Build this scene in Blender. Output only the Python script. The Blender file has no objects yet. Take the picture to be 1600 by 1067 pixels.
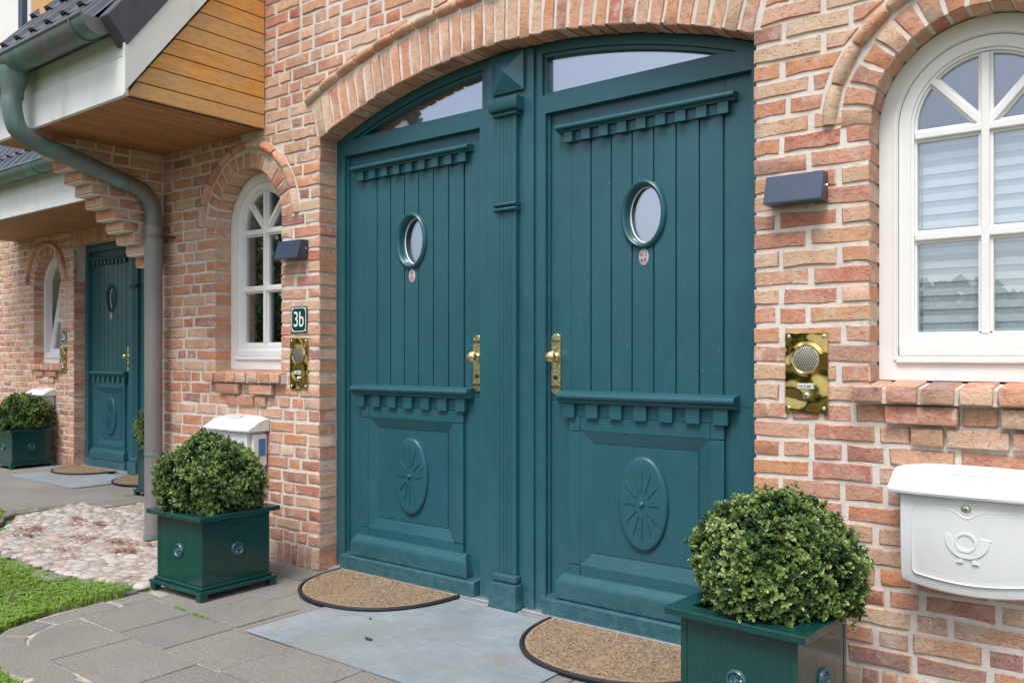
import bpy, math, random
import numpy as np
from mathutils import Vector, Matrix
from mathutils.geometry import tessellate_polygon
R_ = math.radians
rnd = random.Random(7)
S = bpy.context.scene
C = S.collection

# ------------------------------------------------------------------ camera, world, sun, exposure
TH = R_(37.898); CAM = Vector((0.0, -3.1095, 1.206)); FPX = 1335.0; HOR = 556.0
cd = bpy.data.cameras.new('camera'); cam = bpy.data.objects.new('camera', cd); C.objects.link(cam)
cam.location = CAM; cam.rotation_euler = (R_(90), 0, TH)
cd.sensor_width = 36; cd.lens = FPX / 1600 * 36; cd.shift_y = (HOR - 533.5) / 1600
cd.clip_start = .05; cd.clip_end = 500; S.camera = cam
SUN_DIR = Vector((.10, -.50, .86)).normalized()          # towards the sun
w = bpy.data.worlds.new('World'); S.world = w; w.use_nodes = True
wn = w.node_tree; bg = wn.nodes['Background']
sky = wn.nodes.new('ShaderNodeTexSky'); sky.sky_type = 'NISHITA'; sky.sun_disc = False
sky.sun_elevation = math.asin(SUN_DIR.z); sky.sun_rotation = math.atan2(SUN_DIR.x, SUN_DIR.y)
sky.air_density = 1.0; sky.dust_density = 3.5; sky.ozone_density = 1.2
hs = wn.nodes.new('ShaderNodeHueSaturation'); hs.inputs['Saturation'].default_value = .62
wn.links.new(sky.outputs[0], hs.inputs['Color']); wn.links.new(hs.outputs[0], bg.inputs['Color'])
bg.inputs['Strength'].default_value = .125
sl = bpy.data.lights.new('sun', 'SUN'); sl.energy = 1.5; sl.angle = R_(22); sl.color = (1, .975, .94)
so = bpy.data.objects.new('sun', sl); C.objects.link(so)
so.rotation_euler = (-SUN_DIR).to_track_quat('-Z', 'Y').to_euler(); so.location = (-4, -6, 8)
vs = S.view_settings; vs.view_transform = 'Standard'; vs.look = 'None'; vs.gamma = 1; vs.use_curve_mapping = False
vs.exposure = 0.70
S.cycles.max_bounces = 8; S.cycles.use_denoising = True

def proj(p):
    d = Vector(p) - CAM; s, c = math.sin(TH), math.cos(TH)
    wz = -s * d.x + c * d.y
    if wz < .1: return None
    return 800 + FPX * (c * d.x + s * d.y) / wz, HOR - FPX * d.z / wz, FPX / wz
def on_y(px, py, y):
    s, c = math.sin(TH), math.cos(TH); a = px - 800
    d = (-s * FPX + c * a, c * FPX + s * a, HOR - py); t = (y - CAM.y) / d[1]
    return d[0] * t, CAM.z + d[2] * t

# ------------------------------------------------------------------ materials
class NT:
    def __init__(self, name):
        self.m = bpy.data.materials.new(name); self.m.use_nodes = True
        self.t = self.m.node_tree; self.p = self.t.nodes['Principled BSDF']; self.out = self.t.nodes['Material Output']
        self._pos = None
    def n(self, typ, **kw):
        nd = self.t.nodes.new('ShaderNode' + typ)
        for k, v in kw.items(): setattr(nd, k, v)
        return nd
    def l(self, a, b): self.t.links.new(a, b)
    def pos(self, scale=(1, 1, 1)):
        g = self.n('NewGeometry'); mp = self.n('Mapping'); mp.inputs['Scale'].default_value = scale
        self.l(g.outputs['Position'], mp.inputs['Vector']); return mp.outputs[0]
    def obj(self, scale=(1, 1, 1)):
        g = self.n('TexCoord'); mp = self.n('Mapping'); mp.inputs['Scale'].default_value = scale
        self.l(g.outputs['Object'], mp.inputs['Vector']); return mp.outputs[0]
    def noise(self, sc, det=4, rough=.55, vec=None, dist=0):
        nd = self.n('TexNoise'); nd.inputs['Scale'].default_value = sc; nd.inputs['Detail'].default_value = det
        nd.inputs['Roughness'].default_value = rough; nd.inputs['Distortion'].default_value = dist
        self.l(vec if vec else self.pos(), nd.inputs['Vector']); return nd.outputs['Fac']
    def voro(self, sc, vec=None, feature='F1'):
        nd = self.n('TexVoronoi'); nd.feature = feature; nd.inputs['Scale'].default_value = sc
        self.l(vec if vec else self.pos(), nd.inputs['Vector']); return nd.outputs['Distance']
    def ramp(self, fac, stops, interp='LINEAR'):
        nd = self.n('ValToRGB'); cr = nd.color_ramp; cr.interpolation = interp
        while len(cr.elements) > 1: cr.elements.remove(cr.elements[0])
        for i, (p, c) in enumerate(stops):
            e = cr.elements[0] if i == 0 else cr.elements.new(p)
            e.position = p
            e.color = (c, c, c, 1) if isinstance(c, (int, float)) else (*c, 1)
        self.l(fac, nd.inputs[0]); return nd.outputs[0]
    def mix(self, fac, a, b, typ='MIX'):
        nd = self.n('Mix'); nd.data_type = 'RGBA'; nd.blend_type = typ
        for sock, v in ((nd.inputs[0], fac), (nd.inputs[6], a), (nd.inputs[7], b)):
            if isinstance(v, (int, float)): sock.default_value = v
            elif isinstance(v, tuple): sock.default_value = (*v, 1)
            else: self.l(v, sock)
        return nd.outputs[2]
    def math(self, op, a, b=0.0):
        nd = self.n('Math'); nd.operation = op
        for s, v in zip(nd.inputs, (a, b)):
            if isinstance(v, (int, float)): s.default_value = v
            else: self.l(v, s)
        return nd.outputs[0]
    def bump(self, h, strength=.5, dist=.003):
        nd = self.n('Bump'); nd.inputs['Strength'].default_value = strength; nd.inputs['Distance'].default_value = dist
        self.l(h, nd.inputs['Height']); self.l(nd.outputs[0], self.p.inputs['Normal'])
    def col(self, v):
        if isinstance(v, tuple): self.p.inputs['Base Color'].default_value = (*v, 1)
        else: self.l(v, self.p.inputs['Base Color'])
    def set(self, rough=None, metal=None, spec=None, coat=None):
        for k, v in (('Roughness', rough), ('Metallic', metal), ('Specular IOR Level', spec), ('Coat Weight', coat)):
            if v is None: continue
            if isinstance(v, (int, float)): self.p.inputs[k].default_value = v
            else: self.l(v, self.p.inputs[k])

M = {}
def rand_id(t):
    oi = t.n('ObjectInfo'); g = t.n('NewGeometry')
    return t.math('FRACT', t.math('ADD', t.math('MULTIPLY', oi.outputs['Random'], 7.31), g.outputs['Random Per Island']))

def grime(t, c):
    # rain streaks and splash dirt, with their own uneven shape
    st = t.ramp(t.noise(2.6, 6, .7, t.pos((1.6, 1.6, .22))), [(.50, 0), (.68, .28)])
    c = t.mix(st, c, (.26, .22, .18))
    g_ = t.n('NewGeometry'); sx_ = t.n('SeparateXYZ'); t.l(g_.outputs['Position'], sx_.inputs[0])
    low = t.math('MULTIPLY', t.ramp(sx_.outputs['Z'], [(.02, .55), (.38, 0)]), t.ramp(t.noise(7, 6, .7), [(.36, 0), (.62, 1)]))
    return t.mix(low, c, (.24, .21, .17))
def mk_brick(name, shift=0.0):
    t = NT(name)
    r = rand_id(t); r2 = t.math('FRACT', t.math('MULTIPLY', r, 7.77)); r3 = t.math('FRACT', t.math('MULTIPLY', r, 23.1))
    pal = [(0, (.66, .335, .185)), (.09, (.71, .53, .385)), (.18, (.64, .28, .15)), (.27, (.72, .55, .42)), (.36, (.52, .17, .12)), (.44, (.71, .47, .335)), (.52, (.65, .335, .23)),
           (.60, (.36, .18, .165)), (.68, (.71, .51, .375)), (.77, (.66, .325, .19)), (.85, (.55, .21, .155)), (.92, (.70, .415, .29)), (1, (.72, .545, .415))]
    a = t.ramp(r, pal); b = t.ramp(r2, pal[2:] + [(1, pal[0][1])])
    pv = t.pos((1, 1, 1.8))
    n1 = t.noise(7, 3, .5, pv, .6)
    c = t.mix(t.ramp(n1, [(.46, 0), (.58, 1)]), a, t.mix(.5, a, b))
    n2 = t.noise(30, 8, .72, pv, 1.6)
    c = t.mix(t.ramp(n2, [(.32, .75), (.48, 0)]), c, t.mix(.7, c, (.44, .14, .065)))     # darker burnt folds
    c = t.mix(t.ramp(n2, [(.53, 0), (.70, .5)]), c, (.74, .56, .42))                     # sandy highlights
    n3 = t.noise(16, 5, .6, t.pos((1, 1, 1)), .3)
    lime = t.math('MULTIPLY', t.ramp(n3, [(.53, 0), (.66, .65)]), t.math('ADD', t.math('MULTIPLY', r3, .85), .10))
    c = t.mix(lime, c, (.74, .67, .61))                                                  # smeared mortar and lime bloom
    pits = t.ramp(t.noise(130, 2, .5), [(.27, 1), (.34, 0)])
    c = t.mix(t.math('MULTIPLY', pits, .7), c, (.13, .06, .04))
    c = grime(t, c)
    t.col(c); t.set(rough=.92, spec=.2)
    cr = t.noise(34, 5, .75, t.pos((1, 1, 1.7)), 1.2)
    h = t.math('ADD', t.math('MULTIPLY', t.ramp(cr, [(.33, 0), (.43, .55), (.7, .8)]), 1.0), t.math('MULTIPLY', t.noise(120, 6, .75), .9))
    t.bump(t.math('SUBTRACT', h, t.math('MULTIPLY', pits, .5)), .9, .005)
    M[name] = t.m
mk_brick('brick')

def simple(name, base, rough, var=.12, nscale=12, bump=0., bscale=80, metal=0, spec=.5, dirt=None, coat=0):
    t = NT(name)
    n = t.noise(nscale, 5, .6)
    d = tuple(x * (1 - var) for x in base); e = tuple(min(1, x * (1 + var)) for x in base)
    c = t.ramp(n, [(.3, d), (.7, e)])
    if dirt:
        c = t.mix(t.ramp(t.noise(dirt[1], 6, .7, t.pos((1, 1, .35))), [(.52, 0), (.75, dirt[2])]), c, dirt[0])
    t.col(c); t.set(rough=rough, metal=metal, spec=spec, coat=coat)
    if bump: t.bump(t.noise(bscale, 4, .6), bump, .002)
    M[name] = t.m; return t

t = NT('mortar')
n = t.noise(30, 6, .65); n2 = t.noise(5, 3, .5)
c = t.mix(t.ramp(n2, [(.35, 0), (.65, 1)]), (.74, .69, .64), (.65, .60, .55))
c = t.mix(t.ramp(n, [(.3, .5), (.5, 0)]), c, (.52, .47, .42)); c = grime(t, c)
t.col(c); t.set(rough=.95, spec=.15)
t.bump(t.math('ADD', n, t.math('MULTIPLY', t.noise(160, 3, .6), .6)), .8, .005); M['mortar'] = t.m

def mk_paint(name, base, rough, coat=0., chips=True):
    t = NT(name)
    g = t.noise(3, 3, .5); fine = t.noise(120, 3, .6, t.pos((1, 1, .12)))
    c = t.mix(t.ramp(g, [(.3, 0), (.7, 1)]), tuple(x * .93 for x in base), tuple(x * 1.07 for x in base))
    c = t.mix(t.math('MULTIPLY', t.ramp(fine, [(.4, 0), (.7, 1)]), .22), c, tuple(min(1, x * 1.45 + .012) for x in base))
    c = t.mix(t.ramp(t.noise(5, 6, .7, t.pos((1, 1, .25))), [(.3, .35), (.5, 0)]), c, tuple(x * .72 for x in base))
    if chips:
        dust = t.ramp(t.noise(9, 6, .75), [(.55, 0), (.8, .10)])
        c = t.mix(dust, c, (.16, .24, .25))
        c = t.mix(t.ramp(t.voro(17), [(.035, .9), (.05, 0)]), c, tuple(min(1, x * 2 + .08) for x in base))
    if chips:                                              # rain splash dust on the lowest woodwork
        g_ = t.n('NewGeometry'); sx_ = t.n('SeparateXYZ'); t.l(g_.outputs['Position'], sx_.inputs[0])
        low = t.ramp(sx_.outputs['Z'], [(.03, .22), (.22, 0)])
        c = t.mix(t.math('MULTIPLY', low, t.ramp(t.noise(22, 6, .75), [(.42, 0), (.68, 1)])), c, (.30, .33, .32))
    t.col(c)
    t.set(rough=t.ramp(t.noise(14, 5, .6), [(.3, rough * .85), (.7, rough * 1.2)]), spec=.5, coat=coat)
    t.bump(fine, .28, .001); M[name] = t.m
mk_paint('paint', (.017, .092, .117), .34)
mk_paint('planter_paint', (.004, .052, .048), .22, .3, False)
mk_paint('planter_metal', (.035, .11, .13), .25, .3, False)
simple('white', (.80, .805, .80), .38, .02, 8, .03, 200)
simple('mailbox', (.70, .725, .73), .40, .015, 6, .05, 400, dirt=((.50, .50, .46), 9, .30))
simple('fascia', (.74, .76, .74), .5, .05, 5, .05, 120, dirt=((.42, .45, .40), 5, .75))
simple('zinc_sheet', (.40, .44, .47), .5, .10, 4, 0, 80, .35)
simple('anthracite', (.050, .070, .115), .34, .06, 30, .1, 300, .2)
simple('lead', (.075, .08, .095), .75, .15, 20, .3, 200)
simple('tile', (.085, .095, .125), .32, .15, 10, .1, 60)
simple('alu', (.70, .71, .72), .35, .05, 20, 0, 50, .8)
simple('rubber', (.018, .020, .028), .7, .2, 40, .4, 150)
simple('chrome', (.75, .74, .70), .18, .05, 20, 0, 50, 1)
simple('chrome_dull', (.66, .62, .50), .38, .05, 20, 0, 50, .9)
simple('dark_metal', (.02, .02, .022), .5, .1)
simple('enamel', (.006, .062, .055), .15, .05, 6, 0, 50, 0, .6, None, .5)
simple('white_print', (.82, .84, .82), .3, .02)
simple('dark_print', (.03, .035, .04), .5, .05)
simple('badge', (.50, .40, .40), .5, .12, 200)
simple('plate_card', (.55, .60, .62), .4, .05)
simple('paper_blue', (.06, .16, .38), .6, .3, 60)
simple('paper_white', (.72, .72, .70), .7, .08, 60)
simple('room', (.25, .22, .19), .9, .2, 2)
simple('blind_light', (.86, .88, .90), .8, .04, 30)
simple('blind_dark', (.55, .61, .66), .8, .05, 30)
simple('render_white', (.80, .79, .76), .85, .03, 6, .2, 120)
simple('soil', (.10, .075, .05), .95, .3, 14, .6, 60)
simple('meadow', (.115, .19, .045), .95, .35, 6, .6, 60)
simple('earth_joint', (.33, .275, .235), .95, .35, 25, .7, 90)
simple('joint_sand', (.40, .365, .31), .95, .45, 14, .7, 90)
simple('hedge_leaf', (.05, .10, .03), .7, .5, 3, .5, 12)
simple('bark', (.10, .07, .05), .9, .3, 10, .6, 40)
simple('far_roof', (.34, .12, .075), .8, .2, 4)
simple('far_wall', (.42, .25, .18), .9, .25, 5)
simple('twig', (.12, .085, .05), .9, .3, 30)

def mk_wood(name, cols, rough=.6, along=1, weather=.5):
    t = NT(name); sc = [14, 14, 14]; sc[along] = .9
    r = rand_id(t)
    pv = t.pos(tuple(sc))
    g = t.noise(3.2, 7, .65, pv, .8); fine = t.noise(16, 4, .7, pv)
    c = t.ramp(g, [(.25, cols[0]), (.5, cols[1]), (.75, cols[2])])
    c = t.mix(t.math('MULTIPLY', t.ramp(r, [(0, 0), (1, 1)]), .55), c, cols[3])
    c = t.mix(t.ramp(t.noise(4, 4, .6), [(.5, 0), (.72, weather)]), c, (.40, .33, .25))
    c = t.mix(t.ramp(fine, [(.32, .6), (.5, 0)]), c, tuple(x * .45 for x in cols[0]))
    kn = t.ramp(t.voro(3.1, t.pos((1.6, .55, 1.6) if along == 1 else (.55, 1.6, 1.6))), [(.025, .8), (.045, 0)])
    c = t.mix(kn, c, (.10, .05, .025))
    t.col(c); t.set(rough=rough, spec=.35); t.bump(fine, .25, .0015); M[name] = t.m
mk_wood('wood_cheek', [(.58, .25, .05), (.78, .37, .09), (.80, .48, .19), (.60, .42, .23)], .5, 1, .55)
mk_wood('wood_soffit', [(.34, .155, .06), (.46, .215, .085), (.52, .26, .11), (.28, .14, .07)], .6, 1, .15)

t = NT('patina')
n = t.noise(2.2, 5, .6, t.pos((1, 1, .5)), .8); n2 = t.noise(9, 5, .65, t.pos((1, 1, .4)))
c = t.ramp(n, [(.30, (.17, .15, .15)), (.44, (.20, .20, .20)), (.52, (.13, .21, .20)), (.66, (.20, .36, .345))])
c = t.mix(t.ramp(n2, [(.5, 0), (.75, .4)]), c, (.27, .31, .305))
c = t.mix(t.ramp(t.voro(26), [(.03, .8), (.05, 0)]), c, (.6, .62, .6))
t.col(c); t.set(rough=.48, metal=.35); t.bump(n2, .08, .002); M['patina'] = t.m
t = NT('patina_grey')
n = t.noise(2.6, 5, .6, t.pos((1, 1, .5)), .8); n2 = t.noise(9, 5, .65, t.pos((1, 1, .3)))
c = t.ramp(n, [(.30, (.21, .195, .197)), (.5, (.255, .24, .243)), (.7, (.24, .25, .245))])
c = t.mix(t.ramp(n2, [(.5, 0), (.75, .5)]), c, (.38, .37, .37)); c = t.mix(t.ramp(t.voro(26), [(.03, .8), (.05, 0)]), c, (.6, .62, .6))
t.col(c); t.set(rough=.5, metal=.3); t.bump(n2, .08, .002); M['patina_grey'] = t.m

t = NT('brass')
n = t.noise(10, 0, .5, None, .8); c = t.ramp(t.noise(9, 4, .6), [(.3, (.44, .30, .085)), (.7, (.62, .47, .17))])
t.col(c); t.set(rough=t.ramp(t.noise(30, 5, .7), [(.35, .08), (.7, .24)]), metal=1); t.bump(n, 1, .022); M['brass'] = t.m
t = NT('brass_cast')
c = t.ramp(t.noise(60, 4, .6), [(.3, (.66, .52, .24)), (.7, (.90, .78, .46))])
t.col(c); t.set(rough=.30, metal=1); t.bump(t.voro(90), .35, .003); M['brass_cast'] = t.m
t = NT('grille')
v = t.voro(150, t.obj()); mk = t.ramp(v, [(.38, 0), (.5, 1)])
t.col(t.mix(mk, (.62, .55, .35), (.02, .018, .012))); t.set(rough=.3, metal=.8); M['grille'] = t.m

def mk_glass(name, base, tint=(.92, .95, .95)):
    t = NT(name); nt = t.t; nt.nodes.remove(t.p)
    lw_ = t.n('LayerWeight'); lw_.inputs['Blend'].default_value = .5
    k = t.math('MINIMUM', t.math('ADD', t.math('MULTIPLY', t.math('POWER', lw_.outputs['Facing'], 5.0), 1.6), base), .95)
    tr = t.n('BsdfTransparent'); tr.inputs[0].default_value = (*tint, 1)
    gl = t.n('BsdfGlossy'); gl.inputs['Roughness'].default_value = .0; gl.inputs['Color'].default_value = (.84, .89, 1, 1)
    ms = t.n('MixShader'); t.l(k, ms.inputs[0]); t.l(tr.outputs[0], ms.inputs[1]); t.l(gl.outputs[0], ms.inputs[2])
    t.l(ms.outputs[0], t.out.inputs[0]); M[name] = t.m
mk_glass('glass', .18)
mk_glass('glass_coated', .40)

t = NT('slab')
r = rand_id(t)
n = t.noise(4, 5, .6); f = t.noise(120, 4, .7); m = t.noise(22, 5, .7)
c = t.ramp(r, [(0, (.20, .192, .185)), (.35, (.255, .243, .234)), (.7, (.225, .212, .197)), (1, (.285, .27, .255))])
c = t.mix(t.ramp(t.noise(1.6, 6, .7), [(.42, 0), (.62, .6)]), c, (.17, .155, .135))
c = t.mix(t.ramp(n, [(.4, 0), (.7, .65)]), c, (.24, .225, .165))
c = t.mix(t.ramp(m, [(.35, .75), (.52, 0)]), c, (.21, .205, .20))
c = t.mix(t.ramp(f, [(.34, .9), (.48, 0)]), c, (.13, .125, .122)); c = t.mix(t.ramp(f, [(.55, 0), (.70, .7)]), c, (.40, .385, .365))
t.col(c); t.set(rough=.85, spec=.3); t.bump(t.math('ADD', f, m), .5, .002); M['slab'] = t.m

t = NT('cobble')
r = rand_id(t)
c = t.ramp(r, [(0, (.42, .39, .37)), (.16, (.53, .50, .46)), (.3, (.43, .34, .31)), (.42, (.36, .37, .385)), (.55, (.50, .45, .38)),
               (.68, (.33, .33, .34)), (.76, (.55, .52, .48)), (.86, (.42, .26, .24)), (.93, (.15, .16, .19)), (1, (.48, .45, .42))])
c = t.mix(t.ramp(t.noise(60, 5, .7), [(.3, .55), (.55, 0)]), c, (.26, .23, .22))
c = t.mix(t.ramp(t.noise(9, 4, .6), [(.5, 0), (.7, .3)]), c, (.55, .51, .47))
t.col(c); t.set(rough=.7, spec=.35); t.bump(t.noise(70, 5, .6), .35, .002); M['cobble'] = t.m

t = NT('zinc_plate')
n = t.noise(3, 5, .65); sc1 = t.noise(110, 3, .6, t.pos((.03, 1, 1))); sc2 = t.noise(110, 3, .6, t.pos((1, .03, 1)))
c = t.ramp(n, [(.3, (.225, .27, .31)), (.55, (.30, .345, .385)), (.75, (.37, .41, .435))])
c = t.mix(t.ramp(sc1, [(.56, 0), (.70, .42)]), c, (.50, .55, .60)); c = t.mix(t.ramp(sc2, [(.56, 0), (.70, .42)]), c, (.50, .55, .60))
c = t.mix(t.ramp(t.noise(11, 6, .7), [(.30, .5), (.5, 0)]), c, (.23, .26, .27))
c = t.mix(t.ramp(t.noise(5.5, 5, .7), [(.57, 0), (.70, .65)]), c, (.33, .25, .17))
c = t.mix(t.ramp(t.noise(1.7, 3, .5), [(.48, 0), (.66, .65)]), c, (.27, .29, .26))
t.col(c); t.set(rough=.62, metal=.2)
t.bump(t.math('ADD', sc1, sc2), .3, .0015); M['zinc_plate'] = t.m

t = NT('coir')
f = t.noise(190, 5, .75); m = t.noise(20, 5, .7, None, 2.5); g = t.noise(60, 4, .7)
c = t.ramp(f, [(.28, (.13, .085, .05)), (.5, (.40, .285, .185)), (.72, (.57, .44, .31))])
c = t.mix(t.ramp(m, [(.40, .7), (.5, 0)]), c, (.17, .115, .07))
c = t.mix(t.math('MULTIPLY', t.n('NewGeometry').outputs['Random Per Island'], .75), c, t.mix(.5, c, (.62, .50, .37)))
c = t.mix(t.ramp(t.n('NewGeometry').outputs['Random Per Island'], [(.02, .7), (.3, 0)]), c, (.13, .085, .05))
t.col(c); t.set(rough=1, spec=.1); t.bump(t.math('ADD', f, g), 1, .006); M['coir'] = t.m

def mk_leaf(name, stops, rough=.45, trans=.25):
    t = NT(name); at = t.n('Attribute'); at.attribute_name = 'tone'
    c = t.ramp(at.outputs['Fac'], stops); t.col(c); t.set(rough=rough, spec=.45)
    td = t.n('BsdfTranslucent'); t.l(c, td.inputs[0])
    ms = t.n('MixShader'); ms.inputs[0].default_value = trans
    t.l(t.p.outputs[0], ms.inputs[1]); t.l(td.outputs[0], ms.inputs[2]); t.l(ms.outputs[0], t.out.inputs[0]); M[name] = t.m
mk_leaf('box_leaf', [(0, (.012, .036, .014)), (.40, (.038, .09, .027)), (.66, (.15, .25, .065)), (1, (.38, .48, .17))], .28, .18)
mk_leaf('grass', [(0, (.12, .23, .03)), (.5, (.23, .42, .06)), (.85, (.36, .55, .11)), (1, (.55, .50, .24))], .6, .4)

# ------------------------------------------------------------------ mesh helpers
W = {}                                                     # build-space origin of each object
def wo(o): return W[o.name] if o is not None else Vector((0, 0, 0))
def link(name, data, parent=None, org=Vector((0, 0, 0))):
    o = bpy.data.objects.new(name, data); C.objects.link(o); W[o.name] = Vector(org)
    if parent is not None: o.parent = parent
    o.location = Vector(org) - wo(parent); return o
def thing(name, label, cat, org=(0, 0, 0), group=None):
    o = link(name, None, None, Vector(org)); o.empty_display_size = .1; return tag(o, label, cat, group)
def tag(o, label=None, cat=None, group=None, kind=None):
    for k, v in (('label', label), ('category', cat), ('group', group), ('kind', kind)):
        if v: o[k] = v
    return o

class MB:
    def __init__(s): s.v = []; s.f = []
    def add(s, vs, fs):
        b = len(s.v); s.v += [Vector(p) for p in vs]; s.f += [tuple(i + b for i in q) for q in fs]; return s
    def box(s, x0, x1, y0, y1, z0, z1):
        return s.add([(x, y, z) for z in (z0, z1) for y in (y0, y1) for x in (x0, x1)],
                     [(0, 2, 3, 1), (4, 5, 7, 6), (0, 1, 5, 4), (2, 6, 7, 3), (0, 4, 6, 2), (1, 3, 7, 5)])
    def prism(s, poly, a, b, ax='y', holes=()):
        """polygon in the two other axes, extruded from a (front) to b along ax"""
        def P(u, v, w_): return {'y': (u, w_, v), 'x': (w_, u, v), 'z': (u, v, w_)}[ax]
        loops = [list(poly)] + [list(h) for h in holes]; pts = [p for lp in loops for p in lp]
        tris = tessellate_polygon([[Vector((p[0], p[1], 0)) for p in lp] for lp in loops])
        n = len(pts); base = len(s.v)
        s.v += [Vector(P(p[0], p[1], a)) for p in pts] + [Vector(P(p[0], p[1], b)) for p in pts]
        for q in tris: s.f.append(tuple(base + i for i in q)); s.f.append(tuple(base + n + i for i in reversed(q)))
        k = 0
        for lp in loops:
            m = len(lp)
            for i in range(m):
                j = (i + 1) % m; s.f.append((base + k + i, base + k + j, base + n + k + j, base + n + k + i))
            k += m
        return s
    def lathe(s, prof, c, ax='y', n=24):
        b = len(s.v); m = len(prof)
        for i in range(n):
            a = 2 * math.pi * i / n; ca, sa = math.cos(a), math.sin(a)
            for r, h in prof:
                d = {'y': (r * ca, h, r * sa), 'z': (r * ca, r * sa, h), 'x': (h, r * ca, r * sa)}[ax]
                s.v.append(Vector(c) + Vector(d))
        for i in range(n):
            j = (i + 1) % n
            for k in range(m - 1): s.f.append((b + i * m + k, b + j * m + k, b + j * m + k + 1, b + i * m + k + 1))
        return s
    def oval(s, cx, cz, a, b, prof, n=48, close=False):
        """profile of (offset outward, y) swept round an ellipse in the xz plane"""
        b0 = len(s.v); m = len(prof)
        for i in range(n):
            t = 2 * math.pi * i / n
            for off, y in prof: s.v.append(Vector((cx + (a + off) * math.cos(t), y, cz + (b + off) * math.sin(t))))
        for i in range(n):
            j = (i + 1) % n
            for k in range(m - 1): s.f.append((b0 + i * m + k, b0 + j * m + k, b0 + j * m + k + 1, b0 + i * m + k + 1))
        if close: s.f.append(tuple(b0 + i * m + m - 1 for i in range(n)))
        return s
    def tube(s, path, r, n=16, caps=True):
        path = [Vector(p) for p in path]; b = len(s.v); prev = None
        for i, p in enumerate(path):
            d = (path[min(i + 1, len(path) - 1)] - path[max(i - 1, 0)]).normalized()
            if prev is None: u = d.orthogonal().normalized()
            else: u = (prev - d * prev.dot(d)).normalized()
            prev = u; q = d.cross(u); rr = r[i] if isinstance(r, (list, tuple)) else r
            for k in range(n):
                a = 2 * math.pi * k / n; s.v.append(p + (u * math.cos(a) + q * math.sin(a)) * rr)
        for i in range(len(path) - 1):
            for k in range(n):
                k2 = (k + 1) % n; s.f.append((b + i * n + k, b + i * n + k2, b + (i + 1) * n + k2, b + (i + 1) * n + k))
        if caps:
            s.f.append(tuple(b + k for k in reversed(range(n)))); s.f.append(tuple(b + (len(path) - 1) * n + k for k in range(n)))
        return s
    def map(s, fn): s.v = [Vector(fn(p)) for p in s.v]; return s
    def mesh(s, name, mat, org, smooth=None):
        me = bpy.data.meshes.new(name); me.from_pydata([tuple(p - org) for p in s.v], [], s.f)
        import bmesh
        bm = bmesh.new(); bm.from_mesh(me); bmesh.ops.recalc_face_normals(bm, faces=bm.faces); bm.to_mesh(me); bm.free()
        if smooth:
            me.polygons.foreach_set('use_smooth', [True] * len(me.polygons)); me.set_sharp_from_angle(angle=R_(smooth))
        me.materials.append(M[mat]); return me
    def build(s, name, mat, parent=None, smooth=None, bevel=0, seg=2):
        lo = Vector([min(p[i] for p in s.v) for i in range(3)]); hi = Vector([max(p[i] for p in s.v) for i in range(3)])
        org = Vector(((lo.x + hi.x) / 2, (lo.y + hi.y) / 2, lo.z))
        o = link(name, s.mesh(name, mat, org, smooth), parent, org)
        if bevel:
            b = o.modifiers.new('bevel', 'BEVEL'); b.width = bevel; b.segments = seg; b.limit_method = 'ANGLE'; b.angle_limit = R_(35)
        return o
def copy_to(o, parent, org, rot=None):
    c = o.copy(); C.objects.link(c); c.parent = parent; W[c.name] = Vector(org); c.location = Vector(org) - wo(parent)
    if rot: c.rotation_euler = rot
    return c
def copy_tree(o, parent=None):
    c = o.copy(); C.objects.link(c); c.parent = parent
    for ch in list(o.children): copy_tree(ch, c)
    return c
def leaf_object(name, V, F, T, mat, parent=None, org=Vector((0, 0, 0))):
    me = bpy.data.meshes.new(name); me.from_pydata(V, [], F); at = me.attributes.new('tone', 'FLOAT', 'FACE'); at.data.foreach_set('value', np.array(T, dtype=np.float32)); me.materials.append(M[mat])
    return link(name, me, parent, org)
def bar(name, mat, parent, x0, x1, y0, y1, z0, z1, bevel=.002): return MB().box(x0, x1, y0, y1, z0, z1).build(name, mat, parent, bevel=bevel)
def arc(cx, cz, r, a0, a1, n): return [(cx + r * math.cos(a0 + (a1 - a0) * i / n), cz + r * math.sin(a0 + (a1 - a0) * i / n)) for i in range(n + 1)]
def smooth_path(pts, k=6):
    pts = [Vector(p) for p in pts]; out = []
    for i in range(len(pts) - 1):
        p0, p1, p2, p3 = pts[max(i - 1, 0)], pts[i], pts[i + 1], pts[min(i + 2, len(pts) - 1)]
        for j in range(k):
            t = j / k
            out.append(.5 * ((2 * p1) + (p2 - p0) * t + (2 * p0 - 5 * p1 + 4 * p2 - p3) * t * t + (3 * p1 - p0 - 3 * p2 + p3) * t ** 3))
    return out + [pts[-1]]
def text(body, size, mat, parent, x, y, z, name='lettering', sx=1.0, ext=.0006, rotz=0):
    cu = bpy.data.curves.new('txt', 'FONT'); cu.body = body; cu.size = size; cu.align_x = 'CENTER'; cu.align_y = 'CENTER'; cu.extrude = ext; cu.resolution_u = 4
    tmp = bpy.data.objects.new('tmp', cu); C.objects.link(tmp)
    me = bpy.data.meshes.new_from_object(tmp); bpy.data.objects.remove(tmp); bpy.data.curves.remove(cu)
    for v in me.vertices: v.co = Vector((v.co.x * sx, -v.co.z, v.co.y))
    me.materials.clear(); me.materials.append(M[mat]); return link(name, me, parent, Vector((x, y, z)))

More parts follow.
